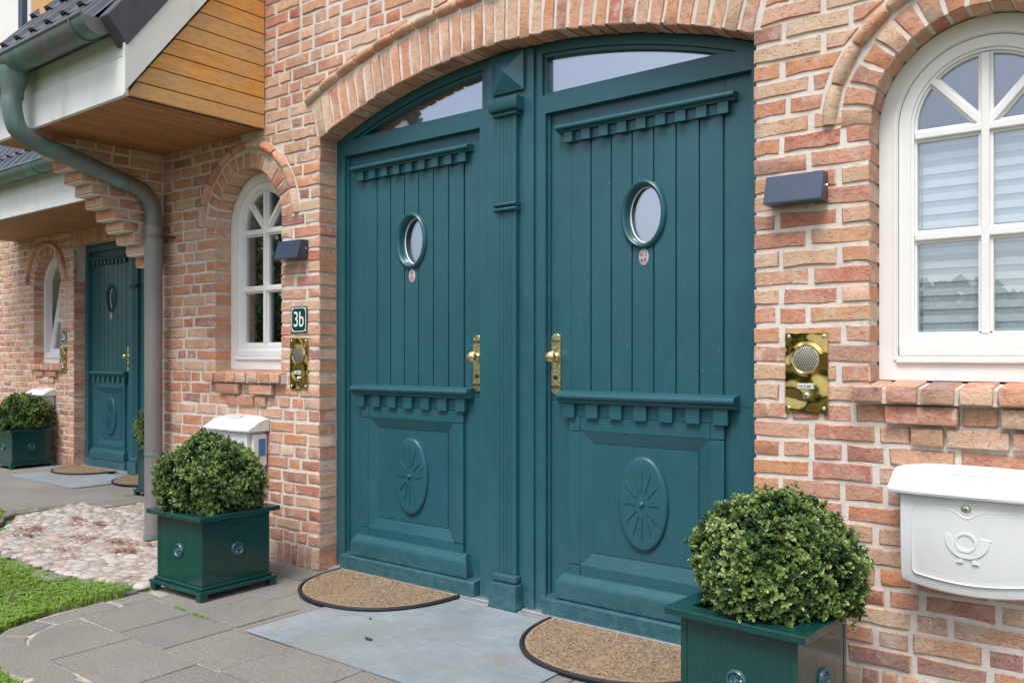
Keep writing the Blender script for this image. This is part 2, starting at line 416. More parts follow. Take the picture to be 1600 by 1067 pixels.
# ------------------------------------------------------------------ bricks
def poly_brick(mb, poly, yf, yb, jit=.0032, bev=.004):
    """rounded, uneven hand-made brick face; poly in xz, front at yf, back at yb"""
    pts = []; k = len(poly)
    for i in range(k):
        a, b = poly[i], poly[(i + 1) % k]; L = math.hypot(b[0] - a[0], b[1] - a[1]); m = 3 if L > .12 else (2 if L > .07 else 1)
        for j in range(m): pts.append((a[0] + (b[0] - a[0]) * j / m, a[1] + (b[1] - a[1]) * j / m))
    cx = sum(p[0] for p in pts) / len(pts); cz = sum(p[1] for p in pts) / len(pts)
    pts = [(x + rnd.uniform(-jit, jit), z + rnd.uniform(-jit, jit)) for x, z in pts]
    n = len(pts); b = len(mb.v); off = rnd.uniform(-.003, .0025); tx = rnd.uniform(-.02, .02)
    inn = []
    for x, z in pts:
        d = math.hypot(x - cx, z - cz); q = max(.3, 1 - bev * 1.3 / max(d, .01)); inn.append((cx + (x - cx) * q, cz + (z - cz) * (.5 * q + .5 * max(.3, 1 - bev / max(abs(z - cz), .012)))))
    fy = lambda x: yf + off + tx * (x - cx)
    mb.v += [Vector((x, yb, z)) for x, z in pts] + [Vector((x, fy(x) + bev * rnd.uniform(.8, 1.3), z)) for x, z in pts]
    mb.v += [Vector((x, fy(x) + rnd.uniform(-.0018, .0018), z)) for x, z in inn]
    for i in range(n):
        j = (i + 1) % n
        mb.f.append((b + i, b + j, b + n + j, b + n + i)); mb.f.append((b + n + i, b + n + j, b + 2 * n + j, b + 2 * n + i))
    mb.f.append(tuple(b + 2 * n + i for i in range(n)))
def clip(poly, px, pz, nx, nz):
    """keep the side of the line through (px,pz) where (p-P).n >= 0"""
    out = []
    for i in range(len(poly)):
        a, b = poly[i], poly[(i + 1) % len(poly)]
        da = (a[0] - px) * nx + (a[1] - pz) * nz; db = (b[0] - px) * nx + (b[1] - pz) * nz
        if da >= 0: out.append(a)
        if (da >= 0) != (db >= 0):
            t = da / (da - db); out.append((a[0] + (b[0] - a[0]) * t, a[1] + (b[1] - a[1]) * t))
    return out
def area(p): return abs(sum(p[i][0] * p[(i + 1) % len(p)][1] - p[(i + 1) % len(p)][0] * p[i][1] for i in range(len(p)))) / 2
def fill(x0, x1, rr, J=.0185, S_=.205, H_=.095):
    L = x1 - x0
    if L < .04: return []
    seq = []; tot = 0; run = 0
    while True:
        k = S_ if (rr.random() < .47 and run < 2) or run <= -3 else H_
        run = (run + 1 if run > 0 else 1) if k == S_ else (run - 1 if run < 0 else -1)
        if tot + k > L:
            break
        seq.append(k); tot += k + J
    rest = L - tot
    if not seq: return [(x0, x1)]
    if rest > .05: seq.insert(rr.randrange(len(seq) + 1), rest)
    tot = sum(seq) + J * (len(seq) - 1); k = (L - J * (len(seq) - 1)) / sum(seq); out = []; x = x0
    for q in seq: out.append((x, x + q * k)); x += q * k + J
    return out

WIN_R = .335; ZS = 2.008; C0 = .165; CP = .07; BH = .0277
class Opening:                                            # half width blocked at height z, with its centre
    def __init__(s, cx, half, jamb): s.cx = cx; s.half = half; s.jamb = jamb
def window_half(z):
    if z < .90: return 0
    if z < .965: return .205
    if z < 1.035: return .285
    if z < 1.115: return .395
    if z < ZS + .02: return WIN_R
    return math.sqrt(max(0, .512 ** 2 - (z - ZS) ** 2))
DR = 3.35; DCX = -2.524; DCZ = -.683; DHW = 1.262; ASK = R_(22.4)
def door_half(z):
    if z < 2.44: return DHW
    zz = z - DCZ; rx = DR + .21 + .012 + .055 + .008
    if zz >= rx: return 0
    if z < 2.628: return DHW + .26 * (z - 2.42) + .014
    return min(zz * math.tan(ASK) + .008, math.sqrt(rx * rx - zz * zz))
NIND = 300
def lay_wall(wall, x0, x1, ztop, ops, yw, seed, skip=lambda x, z: False):
    """brick courses on the plane y=yw with openings; the largest in view become objects of their own"""
    rr = random.Random(seed); full = []; odd = MB()
    i = 0
    # soldier course at the foot
    segs = [(x0, x1)]
    def cut(segs, z):
        for o in ops:
            h = o.half(z)
            if h <= 0: continue
            ns = []
            for a, b in segs:
                if b <= o.cx - h or a >= o.cx + h: ns.append((a, b)); continue
                if a < o.cx - h: ns.append((a, o.cx - h))
                if b > o.cx + h: ns.append((o.cx + h, b))
            segs = ns
        return segs
    for a, b in cut([(x0, x1)], .06):
        n = max(1, round((b - a) / .064)); p = (b - a) / n
        for k in range(n):
            jd = any(abs(a + k * p - (o.cx + o.half(.06))) < .01 or abs(a + (k + 1) * p - (o.cx - o.half(.06))) < .01 for o in ops)
            poly_brick(odd, [(a + k * p + (.006 if k else 0), .005), (a + (k + 1) * p - (.006 if k < n - 1 else 0), .005), (a + (k + 1) * p - (.006 if k < n - 1 else 0), .12), (a + k * p + (.006 if k else 0), .12)], yw, yw + (.118 if jd else .03))
    prev = []; joints = []
    while C0 + CP * i < ztop:
        prev = joints
        z = C0 + CP * i; zb, zt = z - BH, z + BH; i += 1
        hb = [o.half(zb) for o in ops]; ht = [o.half(zt) for o in ops]; hc = [o.half(z) for o in ops]
        straight = [abs(a - b) < .002 for a, b in zip(hb, ht)]
        segs = [(x0, x1)]; lines = []
        for o, b_, t_, c_, st in zip(ops, hb, ht, hc, straight):
            h = c_ if st or not o.jamb else min(b_, t_) if t_ > 0 else 0
            if not st and o.half(z) in (.205, .285, .395): h = c_; st = True
            if max(b_, t_) <= 0: continue
            if not st: lines.append((o.cx, b_, t_))
            if h <= 0: continue
            ns = []
            for a, b in segs:
                if b <= o.cx - h or a >= o.cx + h: ns.append((a, b)); continue
                if a < o.cx - h: ns.append((a, o.cx - h))
                if b > o.cx + h: ns.append((o.cx + h, b))
            segs = ns
        joints = []
        for a, b in segs:
            cand = [fill(a, b, rr) for _ in range(10)]
            best = min(cand, key=lambda cs_: sum(max(0, 1 - abs(j_ - k_) / .03) for j_ in [c_[1] for c_ in cs_[:-1]] for k_ in prev))
            joints += [c_[1] for c_ in best[:-1]]
            for p, q in best:
                if skip((p + q) / 2, z): continue
                dz = rr.uniform(-.003, .003)
                poly = [(p, zb + dz), (q, zb + dz), (q, zt + dz), (p, zt + dz)]; a0 = area(poly)
                for cx, b_, t_ in lines:
                    side = -1 if (p + q) / 2 < cx else 1
                    pb = (cx + side * b_, zb); pt = (cx + side * t_, zt); dx, dzz = pt[0] - pb[0], pt[1] - pb[1]
                    nx, nz = (dzz, -dx) if side > 0 else (-dzz, dx)
                    L = math.hypot(nx, nz)
                    poly = clip(poly, pb[0] + nx / L * .004, pb[1] + nz / L * .004, nx / L, nz / L)
                    if len(poly) < 3: break
                if len(poly) < 3 or area(poly) < .0011: continue
                jd = any(abs(p - (o.cx + h)) < .004 or abs(q - (o.cx - h)) < .004 for o, h in zip(ops, hc)) and (z < ZS or any(o.half is door_half for o in ops) and z < 2.43)
                if area(poly) < a0 * .995: poly_brick(odd, poly, yw, yw + (.118 if jd else .03)); continue
                pr = proj(((p + q) / 2, yw, z)); s = 0
                if pr and -20 < pr[0] < 1620 and -20 < pr[1] < 1087:
                    e0, e1 = proj((p, yw, z)), proj((q, yw, z)); s = (e1[0] - e0[0]) * pr[2] * .058
                full.append((s, p, q, z + dz, jd))
    full.sort(key=lambda b: -b[0])
    pool = {}
    def variant(L, jd):
        L = round(L / .012) * .012; key = (L, jd)
        if key not in pool:
            pool[key] = []
            for _ in range(4 if .19 < L < .22 or .09 < L < .11 else 2):
                mb = MB(); poly_brick(mb, [(-L / 2, -BH), (L / 2, -BH), (L / 2, BH), (-L / 2, BH)], 0, .118 if jd else .03)
                pool[key].append((mb.mesh('brick', 'brick', Vector((0, 0, 0)), 40), L))
        return rr.choice(pool[key])
    for s, p, q, z, jd in full[:NIND]:
        me, L = variant(q - p, jd)
        o = link('brick', me, wall, Vector(((p + q) / 2, yw, z))); o.scale.x = (q - p) / L
        if rr.random() < .5 : o.rotation_euler.y = math.pi
    for s, p, q, z, jd in full[NIND:]:
        poly_brick(odd, [(p, z - BH), (q, z - BH), (q, z + BH), (p, z + BH)], yw, yw + (.118 if jd else .03))
    o = odd.build('brickwork', 'brick', wall, 40); o['kind'] = 'stuff'

def arch_ring(wall, cx, cz, r0, r1, a0, a1, n, yw, yb, name='arch_brick', lean=1.0):
    for i in range(n):
        b0 = a0 + (a1 - a0) * i / n; b1 = a0 + (a1 - a0) * (i + 1) / n; g = .0068
        sg = 1 if a1 > a0 else -1; e0, e1 = sg * g / r0, sg * g / r1; f0, f1 = e0, e1 * 1.15
        mb = MB()
        def pt(r, a):
            t = math.pi / 2 + (a - math.pi / 2) * lean
            return (cx + r0 * math.cos(a) + (r - r0) * math.cos(t), cz + r0 * math.sin(a) + (r - r0) * math.sin(t))
        rr0 = r0 + rnd.uniform(-.003, .003); rr1 = r1 + rnd.uniform(-.008, .003)
        poly_brick(mb, [pt(rr0, b0 + f0), pt(rr1, b0 + f1), pt(rr1, b1 - f1), pt(rr0, b1 - f0)], yw + rnd.uniform(-.003, .002), yb)
        mb.build(name, 'brick', wall, 40)
def hood_ring(wall, cx, cz, r0, r1, a0, a1, yw, L=.14):
    rm = (r0 + r1) / 2; n = max(1, round(abs(a1 - a0) * rm / L))
    for i in range(n):
        b0 = a0 + (a1 - a0) * i / n; b1 = a0 + (a1 - a0) * (i + 1) / n; g = .005 / rm * (1 if a1 > a0 else -1); b0 += g; b1 -= g
        mb = MB(); K = 6; U = 4; base = 0; hw = (r1 - r0) / 2 * rnd.uniform(.93, 1.03); pr = rnd.uniform(.028, .036)
        for u in range(U + 1):
            a = b0 + (b1 - b0) * u / U; sh = .78 if u in (0, U) else 1
            for k in range(K + 1):
                t = math.pi * k / K; r = rm - hw * sh ** .5 * math.cos(t) + rnd.uniform(-.001, .001); y = yw + .012 - (pr + .012) * sh * math.sin(t) ** .8
                mb.v.append(Vector((cx + r * math.cos(a), y, cz + r * math.sin(a))))
        for u in range(U):
            for k in range(K): q = u * (K + 1) + k; mb.f.append((q, q + 1, q + K + 2, q + K + 1))
        mb.f.append(tuple(range(K + 1))); mb.f.append(tuple(U * (K + 1) + k for k in range(K + 1)))
        mb.build('hood_brick', 'brick', wall, 50)
def cbrick(wall, name, x0, x1, y0, y1, z0, z1, slope=0):
    """brick seen on several faces: chamfered, uneven box"""
    mb = MB(); j = lambda: rnd.uniform(-.002, .002); b = .004
    X, Y, Z = (x0, x1), (y0, y1), (z0, z1)
    vs = []; idx = {}
    for ix in (0, 1):
        for iy in (0, 1):
            for iz in (0, 1):
                s = (1 if ix == 0 else -1, 1 if iy == 0 else -1, 1 if iz == 0 else -1)
                for ax in range(3):
                    p = [X[ix], Y[iy], Z[iz]]
                    for k in range(3):
                        if k != ax: p[k] += s[k] * b
                    idx[(ix, iy, iz, ax)] = len(vs); vs.append((p[0] + j(), p[1] + j(), p[2] + j()))
    fs = []
    for ax in range(3):
        o1, o2 = [k for k in range(3) if k != ax]
        for sd in (0, 1):
            q = []
            for u, v in ((0, 0), (1, 0), (1, 1), (0, 1)):
                c = [0, 0, 0]; c[ax] = sd; c[o1] = u; c[o2] = v; q.append(idx[(*c, ax)])
            fs.append(tuple(q))
        for u in (0, 1):
            for v in (0, 1):
                c0 = [0, 0, 0]; c0[o1] = u; c0[o2] = v; c1 = list(c0); c1[ax] = 1
                fs.append((idx[(*c0, o1)], idx[(*c1, o1)], idx[(*c1, o2)], idx[(*c0, o2)]))
    for ix in (0, 1):
        for iy in (0, 1):
            for iz in (0, 1): fs.append(tuple(idx[(ix, iy, iz, a)] for a in range(3)))
    mb.add(vs, fs)
    if slope: mb.map(lambda p: (p.x, p.y, p.z + (p.y - y0) * slope if p.z > (z0 + z1) / 2 else p.z))
    return mb.build(name, 'brick', wall, 40)
def window_bricks(wall, cx, yw):
    arch_ring(wall, cx, ZS, WIN_R, WIN_R + .10, 0, math.pi, 17, yw, yw + .11)
    hood_ring(wall, cx, ZS, .449, .503, R_(178), R_(2), yw)
    MB().add([(cx - .385, yw - .035, 1.096), (cx + .385, yw - .035, 1.096), (cx + .385, yw + .118, 1.112), (cx - .385, yw + .118, 1.112), (cx - .385, yw - .035, 1.044), (cx + .385, yw - .035, 1.044), (cx + .385, yw + .118, 1.044), (cx - .385, yw + .118, 1.044)], [(0, 1, 2, 3), (0, 1, 5, 4), (1, 2, 6, 5), (3, 0, 4, 7), (4, 5, 6, 7)]).build('sill_bed', 'mortar', wall)
    n = 7
    for k in range(n):                                    # rowlock sill
        p = .78 / n; x = cx - .39 + k * p; pro = .05 + rnd.uniform(-.006, .006)
        cbrick(wall, 'sill_brick', x + .008, x + p - .008, yw - pro, yw + .112, 1.048, 1.103 + rnd.uniform(-.003, .003), .10)
    for a, b in ((-.28, -.055), (-.043, .055), (.067, .28)):
        cbrick(wall, 'sill_brick', cx + a, cx + b, yw - (.032 if b - a > .15 else .004), yw + .03, .976, 1.034)
    for a, b in ((-.20, -.10), (-.088, .088), (.10, .20)):
        cbrick(wall, 'sill_brick', cx + a, cx + b, yw - .016, yw + .03, .906, .964)

# ------------------------------------------------------------------ windows
def arch_outline(cx, r, zb, n=44): return [(cx - r, zb), (cx + r, zb)] + arc(cx, ZS, r, 0, math.pi, n)
def window(house, cx, yw, tilt=0, blind=False):
    yF = yw + .115; T = (lambda p: (p.x, p.y + max(0, p.z - 1.21) * tilt + (.02 if tilt else 0), p.z)) if tilt else (lambda p: p)
    wn_ = MB().prism(arch_outline(cx, WIN_R, 1.12), yF, yF + .07, holes=[arch_outline(cx, .272, 1.205)]).build('window', 'white', house, bevel=.003)
    bd = MB().prism(arch_outline(cx, .285, 1.19), yF - .006, yF - .0005, holes=[arch_outline(cx, .275, 1.20)]); bd.build('bead', 'white', wn_, bevel=.002)
    MB().prism(arch_outline(cx, .270, 1.208), yF + .008, yF + .06, holes=[arch_outline(cx, .232, 1.272)]).map(T).build('sash', 'white', wn_, bevel=.003)
    MB().prism(arch_outline(cx, .233, 1.271), yF + .016, yF + .058, holes=[arch_outline(cx, .222, 1.282)]).map(T).build('glazing_bead', 'white', wn_, bevel=.002)
    MB().prism(arch_outline(cx, .223, 1.281), yF + .026, yF + .056, holes=[arch_outline(cx, .214, 1.289)]).map(T).build('glazing_bead', 'white', wn_, bevel=.002)
    def gb(x0, x1, z0, z1):
        o_ = 0 if x1 - x0 < z1 - z0 else .0015
        MB().box(x0, x1, yF + .012 + o_, yF + .05 - o_, z0, z1).map(T).build('glazing_bar', 'white', wn_, bevel=.004)
        if x1 - x0 < z1 - z0: MB().box(x0 - .010, x1 + .010, yF + .026, yF + .049, z0, z1).map(T).build('glazing_bead', 'white', wn_, bevel=.003)
        else: MB().box(x0, x1, yF + .0275, yF + .0475, z0 - .010, z1 + .010).map(T).build('glazing_bead', 'white', wn_, bevel=.003)
    gb(cx - .013, cx + .013, 1.28, 2.225); gb(cx - .22, cx + .22, 1.964, 1.990); gb(cx - .22, cx + .22, 1.609, 1.635)
    for sgn in (-1, 1):
        for hwid, y0, y1 in ((.011, yF + .0148, yF + .0465), (.020, yF + .029, yF + .0455)):
            a = R_(90 + 46 * -sgn); dx, dz = math.cos(a) , math.sin(a); nx, nz = -dz, dx; z0 = 1.978
            MB().prism([(cx + nx * hwid, z0 + nz * hwid), (cx - nx * hwid, z0 - nz * hwid), (cx + dx * .226 - nx * hwid, z0 + .03 * .9 + dz * .226 - nz * hwid), (cx + dx * .226 + nx * hwid, z0 + .03 * .9 + dz * .226 + nz * hwid)], y0, y1).map(T).build('glazing_bar', 'white', wn_, bevel=.003)
    gm = 'glass'
    for k, (x0, x1, z0, z1) in enumerate(((-.216, 0, 1.285, 1.62), (0, .216, 1.285, 1.62), (-.216, 0, 1.62, 1.977), (0, .216, 1.62, 1.977))):
        e = rnd.uniform(-.0015, .0015)
        MB().box(cx + x0, cx + x1, yF + .038, yF + .044, z0, z1).map(lambda p: (p.x, p.y + e * (p.x - cx) * 10, p.z)).map(T).build('pane', gm, wn_)
    for a0, a1 in ((0, 45), (45, 90), (90, 135), (135, 180)):
        MB().prism([(cx, 1.978)] + ([(cx + .216, 1.978)] if a0 == 0 else []) + arc(cx, ZS, .216, R_(a0), R_(a1), 8) + ([(cx - .216, 1.978)] if a1 == 180 else []), yF + .038, yF + .044).map(T).build('pane', gm, wn_)
    bar('drip_rail', 'white', wn_, cx - .275, cx + .275, yF - .014, yF + .01, 1.181, 1.203, .004)
    bar('lower_rail', 'white', wn_, cx - .268, cx + .268, yF - .006, yF + .02, 1.2045, 1.2445, .006)
    if blind:
        z = 1.275; k = 0
        while z < 1.965:
            MB().box(cx - .245, cx + .245, yF + .066 + .003 * (k % 2), yF + .069 + .003 * (k % 2), z, z + .0245).build('blind_slat', 'blind_light' if k % 2 == 0 else 'blind_dark', wn_); z += .0238; k += 1
        MB().box(cx - .25, cx + .25, yF + .062, yF + .10, 1.965, 2.0).build('blind_rail', 'white', wn_, bevel=.004)
        MB().tube([(cx - .206, yF + .058, 1.29), (cx - .206, yF + .058, 1.97)], .0022, 6).build('blind_cord', 'chrome', wn_)
    return wn_

# ------------------------------------------------------------------ doors
def door(house, cx, hw, yl, side, small=''):
    k = hw / .5; X = lambda u: cx + u * k; yb = yl + .013
    ox, oz, oa, ob = X(.0), 1.82, .098 * (1 if k > .95 else .9), .138
    ell = [(ox + oa * math.cos(2 * math.pi * i / 40), oz + ob * math.sin(2 * math.pi * i / 40)) for i in range(40)]
    d = MB().prism([(cx - hw, .02), (cx + hw, .02), (cx + hw, 2.34), (cx - hw, 2.34)], yb, yb + .05, holes=[ell]).build('door', 'paint', house)
    bar('stile', 'paint', d, cx - hw + .002, X(-.379), yl, yb - .0003, 1.0, 2.338, .0015); bar('stile', 'paint', d, X(.373), cx + hw - .002, yl, yb - .0003, 1.0, 2.338, .0015)
    bar('stile', 'paint', d, cx - hw + .002, X(-.379), yl, yb - .0003, .09, .998, .0015); bar('stile', 'paint', d, X(.373), cx + hw - .002, yl, yb - .0003, .09, .998, .0015)
    bar('top_rail', 'paint', d, X(-.378), X(.372), yl, yb - .0003, 2.20, 2.338, .001)
    for i in range(7):                                     # matchboarding, cut round the oval light
        xa, xb = X(-.3775 + .1063 * i) + .0035 * (i > 0), X(-.3775 + .1063 * (i + 1)) - .0035; mb = MB(); n = 12
        xs = sorted({xa, xb} | {xa + (xb - xa) * j / n for j in range(n + 1)} | {x for x in (ox - oa, ox + oa) if xa < x < xb})
        def hz(x): return ob * math.sqrt(max(0, 1 - ((x - ox) / oa) ** 2))
        for x0, x1 in zip(xs, xs[1:]):
            h0, h1 = hz(x0), hz(x1)
            if max(h0, h1) < .004: mb.add([(x0, yl, 1.0), (x1, yl, 1.0), (x1, yl, 2.20), (x0, yl, 2.20)], [(0, 1, 2, 3)])
            else:
                mb.add([(x0, yl, 1.0), (x1, yl, 1.0), (x1, yl, oz - h1), (x0, yl, oz - h0)], [(0, 1, 2, 3)])
                mb.add([(x0, yl, oz + h0), (x1, yl, oz + h1), (x1, yl, 2.20), (x0, yl, 2.20)], [(0, 1, 2, 3)])
        for xe, s in ((xa, -1), (xb, 1)):
            h = hz(xe); rs = [(1.0, 2.20)] if h < .004 else [(1.0, oz - h), (oz + h, 2.20)]
            for z0, z1 in rs: mb.add([(xe, yl, z0), (xe, yl, z1), (xe, yb, z1), (xe, yb, z0)], [(0, 1, 2, 3)])
        mb.build('board', 'paint', d)
    # oval light
    MB().oval(ox, oz, oa, ob, [(-.014, yl + .04), (-.012, yl - .008), (-.008, yl - .016), (0, yl - .020), (.008, yl - .016), (.013, yl - .006), (.013, yl + .004)], 56).build('oval_frame', 'paint', d, 50)
    MB().oval(ox, oz, oa - .012, ob - .012, [(.0, yl + .028), (-.004, yl + .026), (-.008, yl + .030)], 56).build('glass_seal', 'white', d, 60)
    MB().prism([(ox + (oa - .011) * math.cos(2 * math.pi * i / 40), oz + (ob - .011) * math.sin(2 * math.pi * i / 40)) for i in range(40)], yl + .032, yl + .038).build('oval_pane', 'glass_coated', d)
    MB().oval(ox + .0, 1.634, .024, .036, [(0, yl + .001), (0, yl - .002), (-.002, yl - .003)], 32, True).build('badge', 'badge', d, 40)
    if small:
        for j, s in enumerate(small): text(s, .022, 'dark_print', d, ox, yl - .0036, 1.645 - .024 * j)
    # upper cornice and dentils
    MB().prism([(yl + .002, 2.232), (yl - .026, 2.232), (yl - .034, 2.240), (yl - .052, 2.243), (yl - .056, 2.250), (yl - .052, 2.262), (yl - .03, 2.266), (yl + .002, 2.268)], X(-.435), X(.43), 'x').build('cornice', 'paint', d, 30, .001)
    bar('frieze', 'paint', d, X(-.398), X(.395), yl - .012, yl + .001, 2.188, 2.231)
    for i in range(9): x = X(-.402 + i * .0942); bar('dentil', 'paint', d, x, x + .047 * k, yl - .030, yl - .0125, 2.184, 2.2315, .0015)
    # middle ledge and dentils
    MB().prism([(yl + .002, .988), (yl - .034, .988), (yl - .042, .994), (yl - .044, 1.006), (yl - .052, 1.009), (yl - .062, 1.014), (yl - .066, 1.024), (yl - .062, 1.036), (yl - .054, 1.041), (yl + .002, 1.048)], X(-.425), X(.437), 'x').build('ledge', 'paint', d, 30, .001)
    bar('frieze', 'paint', d, X(-.398), X(.398), yl - .016, yl + .001, .930, .987)
    for i in range(7): x = X(-.402 + i * .1232); bar('dentil', 'paint', d, x, x + .062 * k, yl - .036, yl - .0165, .925, .9875, .0015)
    # lower panel
    a, b = .317, .378
    for s in (-1, 1):
        x0, x1 = sorted((X(s * a), X(s * b)))
        bar('panel_stile', 'paint', d, x0 + .001, x1, yl - .022, yl + .001, .258, .862); bar('panel_block', 'paint', d, x0 + .001, x1, yl - .021, yl + .001, .8655, .9285); bar('panel_block', 'paint', d, x0 + .001, x1, yl - .021, yl + .001, .17, .2545)
    bar('panel_rail', 'paint', d, X(-a) + .002, X(a) - .002, yl - .019, yl + .001, .867, .9285, .001); bar('panel_rail', 'paint', d, X(-a) + .002, X(a) - .002, yl - .019, yl + .001, .17, .2535, .001)
    o4 = [(X(-a), .255), (X(a), .255), (X(a), .866), (X(-a), .866)]; i4 = [(X(-.258), .317), (X(.258), .317), (X(.258), .81), (X(-.258), .81)]
    for i, nm in enumerate(('bottom', 'right', 'top', 'left')):
        j = (i + 1) % 4
        MB().add([(o4[i][0], yl - .019, o4[i][1]), (o4[j][0], yl - .019, o4[j][1]), (i4[j][0], yl + .003, i4[j][1]), (i4[i][0], yl + .003, i4[i][1]),
                  (o4[i][0], yb, o4[i][1]), (o4[j][0], yb, o4[j][1]), (i4[j][0], yb, i4[j][1]), (i4[i][0], yb, i4[i][1])],
                 [(0, 1, 2, 3), (0, 1, 5, 4), (2, 3, 7, 6), (1, 2, 6, 5), (0, 3, 7, 4)]).build('panel_bevel', 'paint', d)
    bar('panel_field', 'paint', d, X(-.2565), X(.2565), yl - .001, yb - .0005, .3185, .8085, .001)
    ro = MB().oval(X(0), .566, .121, .205, [(0, yl), (0, yl - .010), (-.003, yl - .016), (-.009, yl - .0195), (-.016, yl - .0205), (-.03, yl - .0205)], 56, True).build('rosette', 'paint', d, 45)
    for i in range(12):
        t = R_(30 * i); r0, r1 = .30, .86; A, B = .098, .178; p0 = Vector((X(0) + A * r0 * math.cos(t), 0, .566 + B * r0 * math.sin(t))); p1 = Vector((X(0) + A * r1 * math.cos(t), 0, .566 + B * r1 * math.sin(t)))
        u = (p1 - p0).normalized(); n_ = Vector((-u.z, 0, u.x)) * .0034
        MB().prism([((p0 - n_).x, (p0 - n_).z), ((p1 - n_).x, (p1 - n_).z), ((p1 + n_).x, (p1 + n_).z), ((p0 + n_).x, (p0 + n_).z)], yl - .0250, yl - .0195).build('ray', 'paint', d, bevel=.001)
    MB().lathe([(0, -.012), (.006, -.0115), (.011, -.008), (.013, -.002), (.013, 0)], (X(0), yl - .0205, .566), 'y', 20).build('boss', 'paint', d, 60)
    # weather bar and kick board
    wp = [(yl + .001, .099), (yl - .062, .099), (yl - .062, .150)] + [(yl - .010 - .052 * math.cos(R_(q_)), .158 + .054 * math.sin(R_(q_))) for q_ in range(0, 91, 10)] + [(yl + .001, .212)]
    def ends(p):                                           # rounded upper corners at both ends
        u = (p.x - X(0)) / (.43 * k); return (p.x - (math.copysign(max(0, p.z - .165) * .55, u) if abs(u) > .99 else 0), p.y + (.006 if abs(u) > .99 and p.y < yl - .03 else 0), p.z)
    MB().prism(wp, X(-.43), X(.43), 'x').map(ends).build('weather_bar', 'paint', d, 32, .003)
    MB().prism([(yl + .001, .018), (yl - .070, .018), (yl - .076, .022), (yl - .076, .086), (yl - .070, .092), (yl + .001, .0975)], cx - hw + .006, cx + hw - .006, 'x').build('kick_board', 'paint', d, 30, .0015)
    # lever plate, knob and lock
    hx = X(side * .460) if k > .95 else X(side * .44)
    hp = MB().prism(arc(hx, 1.285, .026, 0, math.pi, 10) + arc(hx, 1.052, .026, math.pi, 2 * math.pi, 10), yl - .010, yl - .0003).build('handle_plate', 'brass_cast', d, 30, .003)
    for z in (1.275, 1.062): bar('plate_band', 'chrome', d, hx - .024, hx + .024, yl - .0115, yl - .0095, z - .008, z + .008, .0005)
    MB().lathe([(.0, -.068), (.010, -.067), (.018, -.064), (.025, -.057), (.0275, -.048), (.026, -.040), (.020, -.033), (.012, -.029), (.009, -.024), (.010, -.014), (.018, -.011), (.019, -.006)], (hx, yl - .004, 1.202), 'y', 28).build('knob', 'brass_cast', d, 60)
    MB().lathe([(0, -.006), (.009, -.006), (.010, -.004), (.010, 0)], (hx, yl - .010, 1.105), 'y', 16).build('lock', 'dark_metal', d, 50)
    return d

